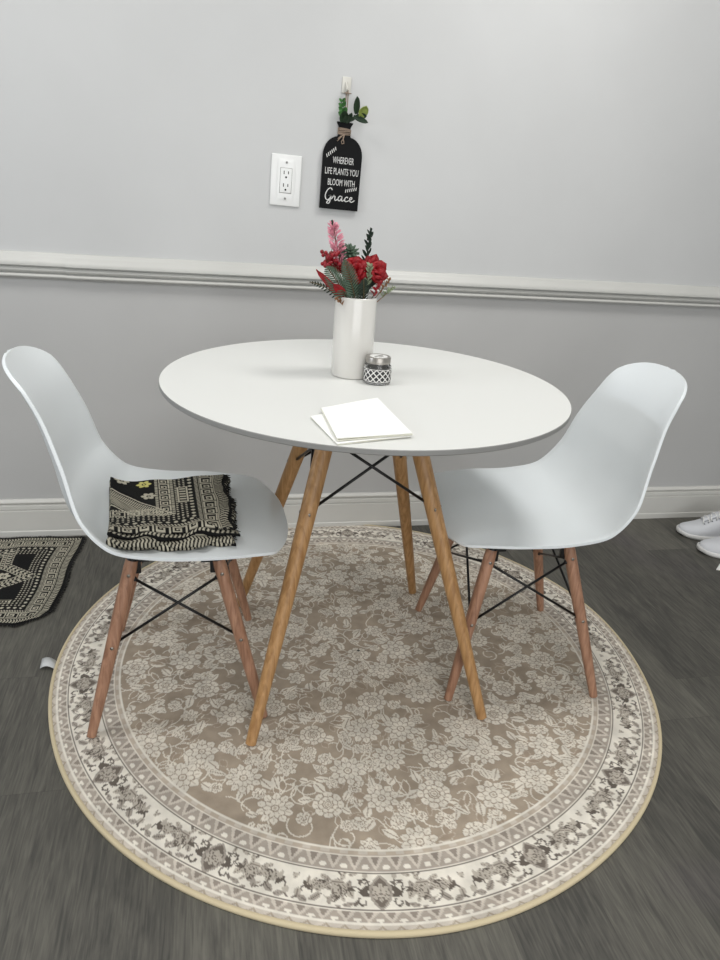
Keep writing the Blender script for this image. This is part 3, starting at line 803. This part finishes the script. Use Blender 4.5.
def poinsettia():
    root, hd = stem_thing('red_leaf_pick', 'pointed red leaves drooping over the left rim of the vase', 'flower', (-.040, -.022, .008), (-.018, -.014)); stem(root, hd)
    b = MB()
    patch(b, hd + Vector((.006, 0, -.012)), (-.70, -.1, .72), (.6, -.6, .5), .086, .0085, cup=.25, curl=.05)
    patch(b, hd + Vector((.012, .0, -.006)), (-.55, -.3, .55), (.6, -.5, .6), .045, .010, cup=.25, curl=.1)
    thin(b.build('petals', M_['red'], root), .0008)
poinsettia()
def berries():
    root, hd = stem_thing('berry_pick', 'cluster of small red berries at the left of the bouquet', 'berries', (-.066, -.010, .072), (-.016, -.004)); stem(root, hd)
    rnd = random.Random(4)
    for k in range(34):
        p = hd + Vector((max(-.022, min(.022, rnd.gauss(0, .013))), rnd.gauss(0, .009), max(-.018, min(.018, rnd.gauss(0, .009)))))
        MB().ball(p, rnd.uniform(.0040, .0052), 10, 7).build('berry', M_['berry'], root)
    b = MB()
    for k in range(9):
        b.tube([hd - Vector((-.006, 0, .02)), hd + Vector((rnd.gauss(0, .012), rnd.gauss(0, .008), rnd.gauss(0, .009)))], .0006, 4)
    b.build('twigs', M_['stem'], root)
berries()
def fern(label, foot, tipv, sidev, W, n, m, sag=.2, base=(0, 0, 0)):
    root, hd = stem_thing('fern_frond', label, 'leaf', tipv, foot)
    s0 = Vector((0, 0, 0)) + Vector(base); pts = []
    for i in range(13):
        t = i / 12; p = s0.lerp(hd, t) + Vector((0, -.004, .016)) * math.sin(PI * t) * sag * 4; pts.append(p)
    MB().tube([(0, 0, -.02)] + pts, .0011, 6).build('stem', M_['stem'], root)
    b = MB(); sv = Vector(sidev).normalized()
    for i in range(n):
        t = .16 + .84 * i / (n - 1); f = t * 12; k = min(int(f), 11); p = pts[k].lerp(pts[k + 1], f - k); T = (pts[k + 1] - pts[k]).normalized()
        w = W * math.sin(PI * (t * .9 + .08)) ** .7
        for sg in (-1, 1):
            d = (sv * sg + T * .75).normalized(); patch(b, p, d, T.cross(d).cross(d) * -1, w, .0016, cup=.3, curl=-.12, n=5, m=3, tip=.5)
    thin(b.build('leaflets', m, root), .0005)
fern('grey green fern frond fanned over the front left rim', (-.012, -.022), (-.074, -.040, .060), (.55, -.25, .75), .027, 18, M_['green'], .10)
fern('grey green fern frond leaning left over the front middle rim', (.0, -.026), (-.040, -.050, .076), (.85, .05, .35), .022, 18, M_['green'], .08)
fern('dark fern tip reaching out past the left rim', (-.022, .0), (-.104, -.012, .026), (.05, -.3, 1), .010, 12, M_['dgreen'], .2)
fern('dark short fern frond at the front right rim', (.012, -.026), (.004, -.046, .040), (.8, .0, .3), .016, 12, M_['dgreen'], .1)
def filler(label, foot, head, seed):
    root, hd = stem_thing('greenery_filler', label, 'leaf', head, foot); rnd = random.Random(seed); stem(root, hd)
    b = MB()
    for k in range(20):
        a = 2.4 * k; el = rnd.uniform(.15, 1.3); d = Vector((math.cos(a) * math.cos(el), math.sin(a) * math.cos(el), math.sin(el)))
        patch(b, hd * rnd.uniform(.55, .95), d, d.orthogonal(), rnd.uniform(.024, .036), rnd.uniform(.006, .009), cup=.3, curl=-.15, n=6, m=3)
    thin(b.build('leaves', M_['dgreen'], root))
filler('dark green leaf bunch low in the middle of the vase', (-.006, .004), (-.012, -.012, .026), 3)
filler('dark green leaf bunch low at the right inside of the vase', (.014, .006), (.020, -.006, .026), 5)
def pink():
    root, hd = stem_thing('pink_spray', 'pink feathery flower spray rising highest at the left', 'flower', (-.060, .004, .144), (-.012, .004)); stem(root, hd, M_['stem'], .0011, .55)
    rnd = random.Random(8); b = MB(); lo = Vector((hd.x * .50, hd.y, hd.z * .50))
    for k in range(130):
        t = rnd.random(); p = lo.lerp(hd, t); w = .014 * math.sin(PI * (.2 + .66 * t)) + .002
        a = rnd.uniform(0, 2 * PI); d = Vector((math.cos(a), math.sin(a) * .8, .9))
        patch(b, p + Vector((math.cos(a), math.sin(a), 0)) * w * .3, d, d.orthogonal(), w * .8 + .003, .0022, cup=.4, curl=.2, n=5, m=3)
    thin(b.build('petals', M_['pink'], root))
    MB().ball(hd + Vector((-.001, 0, .003)), .003, 8, 6, (1, 1, 1.7)).build('bud', M_['dgreen'], root)
pink()
def succulent():
    root, hd = stem_thing('succulent_rosette', 'grey green spiky rosette at the top middle of the bouquet', 'plant', (-.020, .006, .094), (-.002, .006)); stem(root, hd)
    b = MB(); f = Vector((-.05, -.55, .83)).normalized(); a = f.orthogonal().normalized(); c = f.cross(a)
    for ring_, (n, tilt, L) in enumerate(((5, .25, .014), (8, .7, .019), (10, 1.15, .022), (11, 1.6, .023))):
        for k in range(n):
            t = 2 * PI * (k + .5 * ring_) / n; rad = a * math.cos(t) + c * math.sin(t)
            patch(b, hd - f * .006, f * math.cos(tilt) + rad * math.sin(tilt), f.cross(rad), L, .0042, cup=.5, curl=.15, n=6, m=3, tip=.7)
    thin(b.build('leaves', M_['green'], root), .0009)
succulent()
def sprig(name, label, foot, head, leaves, size, m, mstem, buds=0, seed=1, spread=1.0, cat='leaf'):
    root, hd = stem_thing(name, label, cat, head, foot); rnd = random.Random(seed); stem(root, hd, mstem, .0009, .55)
    mid_ = Vector((hd.x * .55, hd.y * .55, hd.z * .55)); b = MB()
    for k in range(leaves):
        t = .30 + .62 * k / max(leaves - 1, 1); p = mid_.lerp(hd, (t - .3) / .7) if t > .3 else mid_
        a = 2.4 * k; d = Vector((math.cos(a) * spread, math.sin(a) * spread, .9)); patch(b, p, d, d.orthogonal(), size * (1.15 - .5 * t), size * .22, n=5, m=3, cup=.3, curl=-.1)
    if leaves: thin(b.build('leaves', m, root))
    for k in range(buds):
        p = mid_.lerp(hd, .55 + .45 * k / max(buds - 1, 1)) + Vector((rnd.uniform(-.003, .003), 0, 0))
        MB().ball(p, .0026 - .0003 * (k % 2), 8, 6, (1, 1, 1.3)).build('bud', m, root)
sprig('dark_bud_sprig', 'thin dark sprig with round buds standing up at the right', (.008, .004), (.023, .006, .138), 16, .020, M_['dgreen'], M_['dgreen'], 6, 2, .55)
sprig('sage_sprig', 'pale sage leaf sprig between the two red roses', (.012, -.012), (.018, -.038, .072), 18, .016, M_['pgreen'], M_['pgreen'], 0, 3, .9)
sprig('sage_sprig', 'thin pale sprig arching low over the right rim', (.026, -.010), (.076, -.022, .024), 12, .012, M_['pgreen'], M_['brown'], 4, 5, .7)
sprig('sage_sprig', 'short dry sprig pointing out at far right below the red rose', (.024, -.004), (.066, -.026, .042), 10, .011, M_['brown'], M_['brown'], 3, 6, .8)
sprig('red_bud_sprig', 'light red budded sprig low at the right rim', (.018, -.016), (.042, -.036, .032), 9, .014, M_['berry'], M_['stem'], 4, 7, .9, 'flower')
sprig('dried_sprig', 'tan dried sprig hanging over the left front rim', (-.020, -.022), (-.052, -.040, -.002), 9, .011, M_['brown'], M_['brown'], 2, 9, .8)

# ------------------------------------------------------------------ candle jar
def build_jar():
    JC = (.3622, 1.4490)
    root = empty('candle_jar', (JC[0], JC[1], TH), math.radians(10), 'small glass candle jar with lattice label and metal lid beside vase', 'jar')
    R = .0300
    MB().lathe([(0, 0), (R - .003, 0), (R, .003), (R, .036), (R - .001, .040), (R - .005, .0435), (R - .0055, .047), (R - .0075, .047), (R - .0075, .044), (R - .003, .038), (R - .003, .004), (0, .004)], 48, closed=True).build('glass_body', M_['glass'], root, sharp=50)
    MB().lathe([(0, .0042), (R - .0032, .0042), (R - .0032, .030), (0, .030)], 40, closed=True).build('wax', M_['wax'], root)
    # label
    nt, nz = 360, 90; th = np.linspace(-2.55, 2.1, nt) - PI / 2 + .25; z = np.linspace(.0065, .0345, nz); T, Z = np.meshgrid(th, z, indexing='ij')
    t1, z1 = T.ravel(), Z.ravel(); rr = R + .0004
    col = np.tile(C_(226, 225, 222), (len(t1), 1)); p = .0138
    a = (t1 * rr) / p; b_ = (z1 - .0065) / p
    def quat(a, b_):
        x = np.mod(a, 1) - .5; y = np.mod(b_, 1) - .5; x, y = np.abs(x), np.abs(y)
        return np.minimum(np.hypot(x - .17, y), np.hypot(x, y - .17)) < .17
    ink = quat(a, b_) | (quat(a + .5, b_ + .5)); col[ink] = C_(52, 52, 54)
    e = (z1 < .0075) | (z1 > .0335); col[e] = C_(226, 225, 222)
    wht = T.ravel() > (-PI / 2 + .25 + .92); col[wht] = C_(214, 213, 210)
    tx = wht & (np.mod(z1 / .0028, 1) < .4) & (t1 < -PI / 2 + .25 + 1.35) & (t1 > -PI / 2 + .25 + 1.08) & (z1 > .009) & (z1 < .02); col[tx] = C_(150, 148, 146)
    idx = np.arange(nt * nz).reshape(nt, nz); F = np.stack([idx[:-1, :-1], idx[1:, :-1], idx[1:, 1:], idx[:-1, 1:]], -1).reshape(-1, 4)
    mesh_np('label_band', np.stack([rr * np.cos(t1), rr * np.sin(t1), z1], 1), F, M_['label'], root, True, col)
    L = .0272; o = MB().lathe([(0, .0445), (L - .001, .0445), (L, .0455), (L - .0004, .0475), (L + .0002, .049), (L - .0004, .0505), (L, .056), (L - .0012, .0585), (L - .0035, .0592), (L - .005, .0584), (0, .0584)], 56, closed=True).build('lid', M_['lid'], root, sharp=45)
    b = MB(); n = 40
    b.add([(.0195 * math.cos(2 * PI * k / n), .0195 * math.sin(2 * PI * k / n), .05855) for k in range(n)], [tuple(range(n))])
    b.build('lid_sticker', M_['white'], o, smooth=False)
    b = MB(); b.box((.001, .002, .0588), (.026, .0050, .0004), Matrix.Rotation(.5, 3, 'Z')); b.box((.004, -.006, .0588), (.014, .0022, .0004), Matrix.Rotation(.5, 3, 'Z'))
    b.build('sticker_print', M_['wax'], o, smooth=False)
build_jar()

# ------------------------------------------------------------------ folded paper napkins
def napkin(label, corners, z0, layers, seed):
    rnd = random.Random(seed); cx = sum(c[0] for c in corners) / 4; cy = sum(c[1] for c in corners) / 4
    root = empty('paper_napkin', (cx, cy, TH), 0, label, 'napkin', 'folded napkins on the table')
    z = z0
    for k in range(layers):
        n, m = 18, 18; jit = [(rnd.uniform(-.002, .002), rnd.uniform(-.002, .002)) for _ in range(4)]
        cs = [(c[0] - cx + j[0], c[1] - cy + j[1]) for c, j in zip(corners, jit)]; G = []
        for i in range(n):
            a = i / (n - 1); row = []
            for j in range(m):
                b = j / (m - 1)
                x = cs[0][0] * (1 - a) * (1 - b) + cs[1][0] * a * (1 - b) + cs[2][0] * a * b + cs[3][0] * (1 - a) * b
                y = cs[0][1] * (1 - a) * (1 - b) + cs[1][1] * a * (1 - b) + cs[2][1] * a * b + cs[3][1] * (1 - a) * b
                row.append((x, y, z + .0007 + .0006 * math.sin(5 * a + seed + k) * math.sin(4 * b + k)))
            G.append(row)
        o = MB().grid(G).build('sheet', M_['paper'] if k == layers - 1 else M_['paperl'], root)
        s = o.modifiers.new('thick', 'SOLIDIFY'); s.thickness = .0014; s.offset = 0
        bv = o.modifiers.new('soft', 'BEVEL'); bv.width = .0005; bv.segments = 2; bv.limit_method = 'ANGLE'
        z += .0021
    return z
zt = napkin('lower folded white paper napkin with its left corner showing', [(.180, 1.190), (.318, 1.276), (.337, 1.082), (.203, 1.0435)], .0006, 2, 1)
napkin('upper folded white paper napkin on top of the other', [(.2015, 1.222), (.327, 1.291), (.341, 1.080), (.2035, 1.052)], zt + .0004, 3, 2)

# ------------------------------------------------------------------ wall outlet
def build_outlet():
    root = empty('wall_outlet', (.2293, YW, 1.1435), 0, 'white double wall outlet in a jumbo plate beside the sign', 'outlet', rot=(0, math.radians(1.8), 0))
    w, h = .0885, .140
    o = MB().box((0, -.003, 0), (w, .006, h), bev=.0028).build('cover_plate', M_['plate'], root, sharp=40)
    # raised bowed centre of the plate
    G = []
    for i in range(15):
        a = i / 14 * 2 - 1; row = []
        for j in range(21):
            b = j / 20 * 2 - 1; row.append((a * (.026 + .003 * (1 - b * b)), -.0062 - .0022 * (1 - a ** 6) * (1 - b ** 8), b * .058))
        G.append(row)
    MB().grid(G).build('raised_panel', M_['plate'], root)
    r = MB().box((0, -.0085, 0), (.0335, .0036, .067), bev=.0014).build('receptacle', M_['plate'], root, sharp=40)
    MB().box((0, -.00785, 0), (.0352, .0022, .0688), bev=.0004).build('receptacle_seam', M_['wax'], root)
    for z in (.0175, -.0165):
        for x, hh in ((-.0064, .0095), (.0064, .008)):
            MB().box((x, -.01005, z + .004), (.0026, .0008, hh)).build('slot', M_['slot'], r, smooth=False)
        b = MB(); b.lathe([(0, 0), (.0029, 0), (.0029, .0008), (0, .0008)], 16)
        b.V = [(x, -.0104 + zz, z - .0085 + y) for x, y, zz in b.V]; b.build('ground_hole', M_['slot'], r, smooth=False)
    for z in (.049, -.049):
        b = MB(); b.lathe([(0, 0), (.0032, 0), (.0026, .0014), (0, .0014)], 16); b.V = [(x, -.0086 - zz, z + y) for x, y, zz in b.V]; b.build('screw', M_['tedge'], root)
build_outlet()

# ------------------------------------------------------------------ bottle shaped hanging sign
def build_sign():
    root = empty('hanging_sign', (.3985, YW, 1.3895), 0, 'black bottle shaped wooden sign with white lettering hanging on the wall', 'sign', rot=(0, math.radians(1.6), 0))
    Z0 = -.3155                                # bottom edge below the hook
    T = .009; yf = -.014                        # front face
    half = [(.0583, 0), (.0583, .146)]
    for i in range(1, 11):
        a = i / 10 * PI / 2 * .93; half.append((.0583 - .0385 * (1 - math.cos(a)) / (1 - math.cos(PI / 2 * .93)), .146 + .052 * math.sin(a) / math.sin(PI / 2 * .93)))
    half += [(.0175, .203), (.0160, .209), (.0158, .218), (.0185, .226), (.0228, .233), (.0232, .2365)]
    loop = half + [(-x, z) for x, z in half[::-1]]
    n = len(loop); V = [(x, yf, Z0 + z) for x, z in loop] + [(x, yf + T, Z0 + z) for x, z in loop]
    b = MB(); b.add(V, [tuple(range(n)), tuple(range(2 * n - 1, n - 1, -1))] + [(i, n + i, n + (i + 1) % n, (i + 1) % n) for i in range(n)])
    b.build('board', M_['board'], root, smooth=False)
    yl = yf - .0006
    lt = MB()
    def text(body, cx, z, width, height):
        cu = bpy.data.curves.new('t', 'FONT'); cu.body = body; cu.align_x = 'LEFT'; cu.size = 1; cu.resolution_u = 3; cu.offset = .0
        ob = bpy.data.objects.new('t', cu); COL.objects.link(ob); bpy.context.view_layer.update()
        me = bpy.data.meshes.new_from_object(ob.evaluated_get(bpy.context.evaluated_depsgraph_get()))
        P = np.array([v.co[:] for v in me.vertices]); x0, x1 = P[:, 0].min(), P[:, 0].max(); y0, y1 = P[:, 1].min(), P[:, 1].max()
        lt.add([(cx + (p[0] - (x0 + x1) / 2) / (x1 - x0) * width, yl, z + (p[1] - y0) / (y1 - y0) * height) for p in P], [list(p.vertices) for p in me.polygons])
        bpy.data.objects.remove(ob); bpy.data.curves.remove(cu); bpy.data.meshes.remove(me)
    text('WHEREVER', .0030, Z0 + .1262, .063, .0178)
    text('LIFE PLANTS YOU', .001, Z0 + .0960, .100, .0178)
    text('BLOOM WITH', .0020, Z0 + .0660, .081, .0178)
    # brush script word "Grace", strokes as ribbons
    def stroke(pts, w):
        Q = [np.array(p, float) for p in pts]; C = []
        for i in range(len(Q) - 1):
            p0, p1, p2, p3 = Q[max(i - 1, 0)], Q[i], Q[i + 1], Q[min(i + 2, len(Q) - 1)]
            for t in np.linspace(0, 1, 8, endpoint=False): C.append(.5 * (2 * p1 + (p2 - p0) * t + (2 * p0 - 5 * p1 + 4 * p2 - p3) * t * t + (3 * p1 - p0 - 3 * p2 + p3) * t ** 3))
        C.append(Q[-1]); C = np.array(C); D = np.gradient(C, axis=0); D /= np.linalg.norm(D, axis=1)[:, None] + 1e-9
        Nn = np.stack([-D[:, 1], D[:, 0]], 1); ww = w * (.72 + .28 * np.abs(D[:, 1]))[:, None]
        a, c = C + Nn * ww, C - Nn * ww
        lt.grid([[(p[0], yl - .00005 * 0, p[1]), (q[0], yl, q[1])] for p, q in zip(a, c)])
    def word(strokes, ox, oz, k, w):
        for s in strokes: stroke([(ox + x * k, oz + z * k) for x, z in s], w)
    word([[(2.55, 3.35), (2.2, 3.9), (1.5, 3.8), (.75, 2.9), (.35, 1.7), (.55, .6), (1.2, .25), (1.9, .8), (2.3, 1.75), (1.5, 1.65), (2.3, 1.75), (2.2, .6), (1.75, -.7), (1.0, -.75), (1.3, -.1), (2.6, .7)],
          [(2.6, .7), (3.1, 1.6), (3.25, 1.85), (3.2, 1.5), (3.65, 1.5), (3.6, .6), (3.9, .25), (4.5, .7)],
          [(5.9, 1.55), (5.3, 1.75), (4.75, 1.1), (4.8, .4), (5.3, .3), (5.8, .95), (6.05, 1.6), (5.95, .6), (6.2, .25), (6.8, .7)],
          [(8.0, 1.35), (7.7, 1.7), (7.1, 1.25), (7.0, .55), (7.4, .2), (8.0, .4), (8.6, .75)],
          [(8.6, .75), (9.3, 1.15), (9.3, 1.65), (8.85, 1.55), (8.65, .9), (8.95, .3), (9.5, .25), (10.3, .8)]], -.0465, Z0 + .0225, .0090, .0014)
    def twig(x, z, a, n=6):
        c, s = math.cos(a), math.sin(a)
        R = lambda u, v: (x + (u * c - v * s), z + (u * s + v * c))
        for k in range(n):
            u = k * .0064; stroke([R(u, -.0012), R(u + .0014, .0034), R(u + .0036, .0074)], .0012); 
    twig(-.046, Z0 + .141, math.radians(40)); twig(.0165, Z0 + .0505, math.radians(14))
    lt.build('lettering', M_['white'], root, smooth=False)
    # twine wrapped round the neck, bow and hanging loop
    b = MB()
    for k in range(5):
        z = Z0 + .2055 + k * .0032; pts = []
        for i in range(25):
            t = 2 * PI * i / 24; pts.append((.0185 * math.cos(t), yf + T / 2 + .0075 * math.sin(t), z + .0014 * math.sin(t + k)))
        b.tube(pts, .0017, 6)
    zb = Z0 + .205; yk = yf - .004
    b.tube([(.0, yk, zb), (-.008, yk, zb - .006), (-.015, yk, zb - .014), (-.020, yk, zb - .020)], .0014, 6)
    b.tube([(.0, yk, zb), (-.004, yk, zb - .010), (-.001, yk, zb - .019), (.0, yk, zb - .024), (-.006, yk, zb - .026), (-.008, yk, zb - .020), (-.003, yk, zb - .012), (.0, yk, zb)], .0013, 6)
    b.tube([(.001, yk, zb), (-.006, yk, zb - .004), (-.012, yk, zb - .007), (-.019, yk, zb - .014)], .0012, 6)
    b.build('twine_bow', M_['twine'], root)
    b = MB()
    b.tube([(.004, yf + T / 2, Z0 + .234), (.003, -.009, -.06), (.002, -.0135, -.015), (.0005, -.016, .002), (-.002, -.0145, .004), (-.0035, -.0135, -.012), (-.0025, -.009, -.06), (-.004, yf + T / 2, Z0 + .234)], .0016, 6)
    b.tube([(-.010, -.0165, -.0052), (-.002, -.0195, -.0052), (.004, -.0195, -.0056), (.010, -.0165, -.0050)], .0013, 6)
    b.build('hanging_cord', M_['twine'], root)
    # artificial greenery tucked into the neck
    def leaves(name, m, specs, label=None):
        b = MB(); zt = Z0 + .2365
        for x, z, dx, dz, L, W, yy in specs:
            patch(b, (x, yf + .002 + yy * 1.5, zt + z), (dx, -.35, dz), (dz, 0.35, -dx), L * 1.3, W * 1.35, cup=.35, curl=.1, n=8, m=5, tip=.7)
        o = thin(b.build(name, m, root), .0007)
        if label: o['label'] = label
    b = MB(); zt = Z0 + .2365
    for p in ([(-.006, -.010, zt - .006), (-.010, -.013, zt + .02), (-.016, -.016, zt + .052)], [(.008, -.010, zt - .006), (.018, -.018, zt + .012), (.030, -.026, zt + .022)]): b.tube(p, .0011, 6)
    b.build('leaf_stem', M_['leafd'], root)
    leaves('leaf_sprig', M_['leafg'], [(-.012, .026, -.8, .5, .014, .0055, -.004), (-.012, .024, .6, .8, .014, .006, -.006), (-.014, .038, -.9, .35, .012, .004, -.006), (-.014, .038, .4, .9, .013, .0045, -.006), (-.010, .014, -.9, .4, .015, .006, -.006), (-.010, .014, .8, .5, .013, .006, -.006), (-.016, .050, -.9, .45, .010, .003, -.008), (-.015, .050, .4, .8, .010, .0035, -.008)], 'bright green small leaved sprig')
    leaves('leaf_sprig', M_['leafd'], [(-.012, -.002, .1, 1, .025, .010, -.008), (-.004, .0, .5, .8, .016, .008, -.008), (.008, .004, .9, .6, .016, .004, -.01), (.024, .022, -.15, 1, .036, .0078, -.018), (.018, .016, .95, -.28, .036, .0055, -.016), (.028, .018, .9, .1, .022, .006, -.018), (.006, .002, .2, .9, .02, .006, -.006)], 'dark green leaves')
    leaves('broad_leaf', M_['leafy'], [(.036, .016, .35, .9, .026, .0105, -.022)], 'yellow green round leaf')
build_sign()
def build_hook():
    root = empty('adhesive_hook', (.396, YW, 1.4055), 0, 'small translucent adhesive wall hook holding the hanging sign', 'hook', rot=(0, math.radians(1.6), 0))
    MB().box((0, -.002, 0), (.0265, .004, .042), bev=.0016).build('back_plate', M_['hook'], root, sharp=40)
    MB().tube([(-.001, -.004, .006), (-.001, -.010, -.002), (-.001, -.0145, -.012), (-.001, -.019, -.0165), (-.001, -.0235, -.012), (-.001, -.0245, -.004)], [.003, .003, .003, .0032, .003, .0026], 10).build('hook_arm', M_['hook'], root)
build_hook()

# ------------------------------------------------------------------ sneakers
def sneaker(label, toe, ang):
    """toe tip at `toe`, pointing along angle ang"""
    root = empty('sneaker', (toe[0], toe[1], 0), ang, label, 'shoe', 'pair of white sneakers')
    U = [0, .02, .06, .12, .22, .34, .46, .6, .75, .88, .96, 1]
    HWl = [.006, .020, .031, .039, .046, .047, .043, .037, .035, .034, .027, .012]
    TOP = [.022, .031, .040, .047, .058, .078, .100, .110, .096, .092, .098, .092]
    SOLE = [.013, .014, .015, .017, .019, .021, .024, .027, .030, .032, .032, .030]
    LIFT = [.012, .008, .004, .001, 0, 0, 0, 0, 0, 0, .001, .003]
    L = .275; G = []
    uu = np.linspace(0, 1, 46) ** 1.25
    f = lambda A: np.interp(uu, U, A)
    def sm(a):
        a = a.copy()
        for _ in range(2): a[1:-1] = (a[:-2] + 2 * a[1:-1] + a[2:]) / 4
        return a
    hw, tp, so, li = sm(f(HWl)), sm(f(TOP)), sm(f(SOLE)), sm(f(LIFT))
    for i, u in enumerate(uu):
        row = []
        for k in range(25):
            a = PI * k / 24; c, s = math.cos(a), math.sin(a); p = .75
            row.append((-u * L, hw[i] * math.copysign(abs(c) ** p, c) * (1 - .30 * max(0, u - .35) * s), so[i] + li[i] - .003 + (tp[i] - so[i]) * s ** .8))
        G.append(row)
    b = MB(); b.grid(G); b.add(G[0], [tuple(range(25))]); b.add(G[-1], [tuple(range(25))]); b.build('upper', M_['shoe'], root)
    G = []
    for i, u in enumerate(uu):
        w = hw[i] + .0045; z0, z1 = li[i], li[i] + so[i]; x = -u * L + (.004 if i == 0 else 0) - (.004 if i == len(uu) - 1 else 0)
        G.append([(x, w * .9, z0), (x, w * .99, z0 + .004), (x, w * 1.03, (z0 + z1) / 2), (x, w, z1 - .002), (x, w * .96, z1), (x, -w * .96, z1), (x, -w, z1 - .002), (x, -w * 1.03, (z0 + z1) / 2), (x, -w * .99, z0 + .004), (x, -w * .9, z0), (x, w * .9, z0)])
    b = MB(); b.grid(G); b.add(G[0][:-1], [tuple(range(10))]); b.add(G[-1][:-1], [tuple(range(10))]); b.build('sole', M_['sole'], root)
    # toe bumper
    b = MB(); n = 15; G = []
    for i in range(n):
        t = (i / (n - 1) - .5) * 2.2; u_ = (1 - math.cos(t)) * .05; G.append([(.0045 - u_ * L * 1.9, math.sin(t) * .036, z) for z in (.010, .015, .019, .021)])
    b.grid(G); thin(b.build('toe_cap', M_['sole'], root), .003)
    def topz(u): return float(np.interp(u, uu, tp)); 
    def whalf(u): return float(np.interp(u, uu, hw))
    G = []
    for i in range(16):
        u = .27 + .33 * i / 15; G.append([(-u * L, s * (.017 + .004 * i / 15), topz(u) + .001 + .004 * (1 - s * s) + (.010 * max(0, i - 11) / 4)) for s in (-1, -.5, 0, .5, 1)])
    thin(MB().grid(G).build('tongue', M_['shoe'], root), .004)
    for k in range(6):
        u = .285 + k * .044; b = MB(); pts = []
        for s in np.linspace(-1, 1, 9): pts.append((-(u + .016 * s * (1 if k % 2 else -1)) * L, s * .027, topz(u) + .0075 - .012 * s * s))
        b.tube(pts, .0026, 6); b.build('lace', M_['lace'], root)
    b = MB()
    for k in range(6):
        u = .285 + k * .044
        for s in (-1, 1): b.ball((-u * L, s * .0285, topz(u) - .0055), .0024, 8, 5)
    b.build('eyelets', M_['shoein'], root)
    b = MB(); n = 28; b.add([(-L * (.78 + .15 * math.cos(2 * PI * k / n)), .024 * math.sin(2 * PI * k / n), .0965) for k in range(n)], [tuple(range(n))]); b.build('lining', M_['shoein'], root)
    return root
sneaker('white running sneaker nearer the wall at the right edge', (1.760, 2.075), math.radians(157))
sneaker('white running sneaker farther from the wall at the right edge', (1.746, 1.930), math.radians(160))
def scrap():
    root = empty('paper_scrap', (1.738, 1.800, 0), math.radians(20), 'small white paper corner on the floor at the right edge', 'paper')
    b = MB(); b.grid([[(-.022, 0, .001), (-.010, -.020, .004)], [(.03, .02, .001), (.04, -.012, .006)], [(.08, .03, .001), (.085, -.004, .003)]])
    thin(b.build('sheet', M_['paper'], root), .0015)
scrap()

# ------------------------------------------------------------------ light
def area(name, loc, target, size, power, col=(1, 1, 1), shape='DISK', sy=None):
    l = bpy.data.lights.new(name, 'AREA'); l.shape = shape; l.size = size
    if sy: l.size_y = sy
    l.energy = power; l.color = col
    o = bpy.data.objects.new(name, l); COL.objects.link(o); o.location = loc
    d = Vector(target) - Vector(loc); o.rotation_euler = d.to_track_quat('-Z', 'Y').to_euler(); return o
area('overhead_light', (1.0, 1.38, H - .03), (1.0, 1.38, 0), .5, 13, (1, .985, .96))
area('overhead_light', (-.75, 1.3, H - .03), (-.75, 1.3, 0), .8, 10.5, (1, .985, .96))
area('overhead_light', (.3, -.9, H - .03), (.3, -.9, 0), 1.4, 25, (1, .985, .96))  # added overhead fill, brightens the rug under the table
area('frontal_fill', (.4, YB + .05, .95), (.4, 2, .85), 3.2, 42, (.97, .985, 1), 'RECTANGLE', 1.9)  # added fill panel behind the camera, lifts the wall and shaded parts
area('side_lamp', (-2.0, 1.15, 1.35), (.9, 1.45, .7), .12, 7, (.86, .92, 1))
w = bpy.data.worlds.new('room_ambient'); SC.world = w; w.use_nodes = True
w.node_tree.nodes['Background'].inputs['Color'].default_value = (.8, .82, .85, 1); w.node_tree.nodes['Background'].inputs['Strength'].default_value = .1

# ------------------------------------------------------------------ camera
cam = bpy.data.cameras.new('camera'); co = bpy.data.objects.new('camera', cam); COL.objects.link(co)
cam.sensor_fit = 'VERTICAL'; cam.sensor_height = 36; cam.lens = 690.237 / 960 * 36; cam.clip_start = .02
R = Matrix.Rotation(-.2311, 4, 'Z') @ Matrix.Rotation(PI / 2 - .3932, 4, 'X') @ Matrix.Rotation(.0747, 4, 'Z')
co.matrix_world = Matrix.Translation((0, 0, 1.1253)) @ R
SC.camera = co
SC.view_settings.view_transform = 'Standard'; SC.view_settings.look = 'None'; SC.view_settings.gamma = 1; SC.view_settings.use_curve_mapping = False
SC.view_settings.exposure = .3
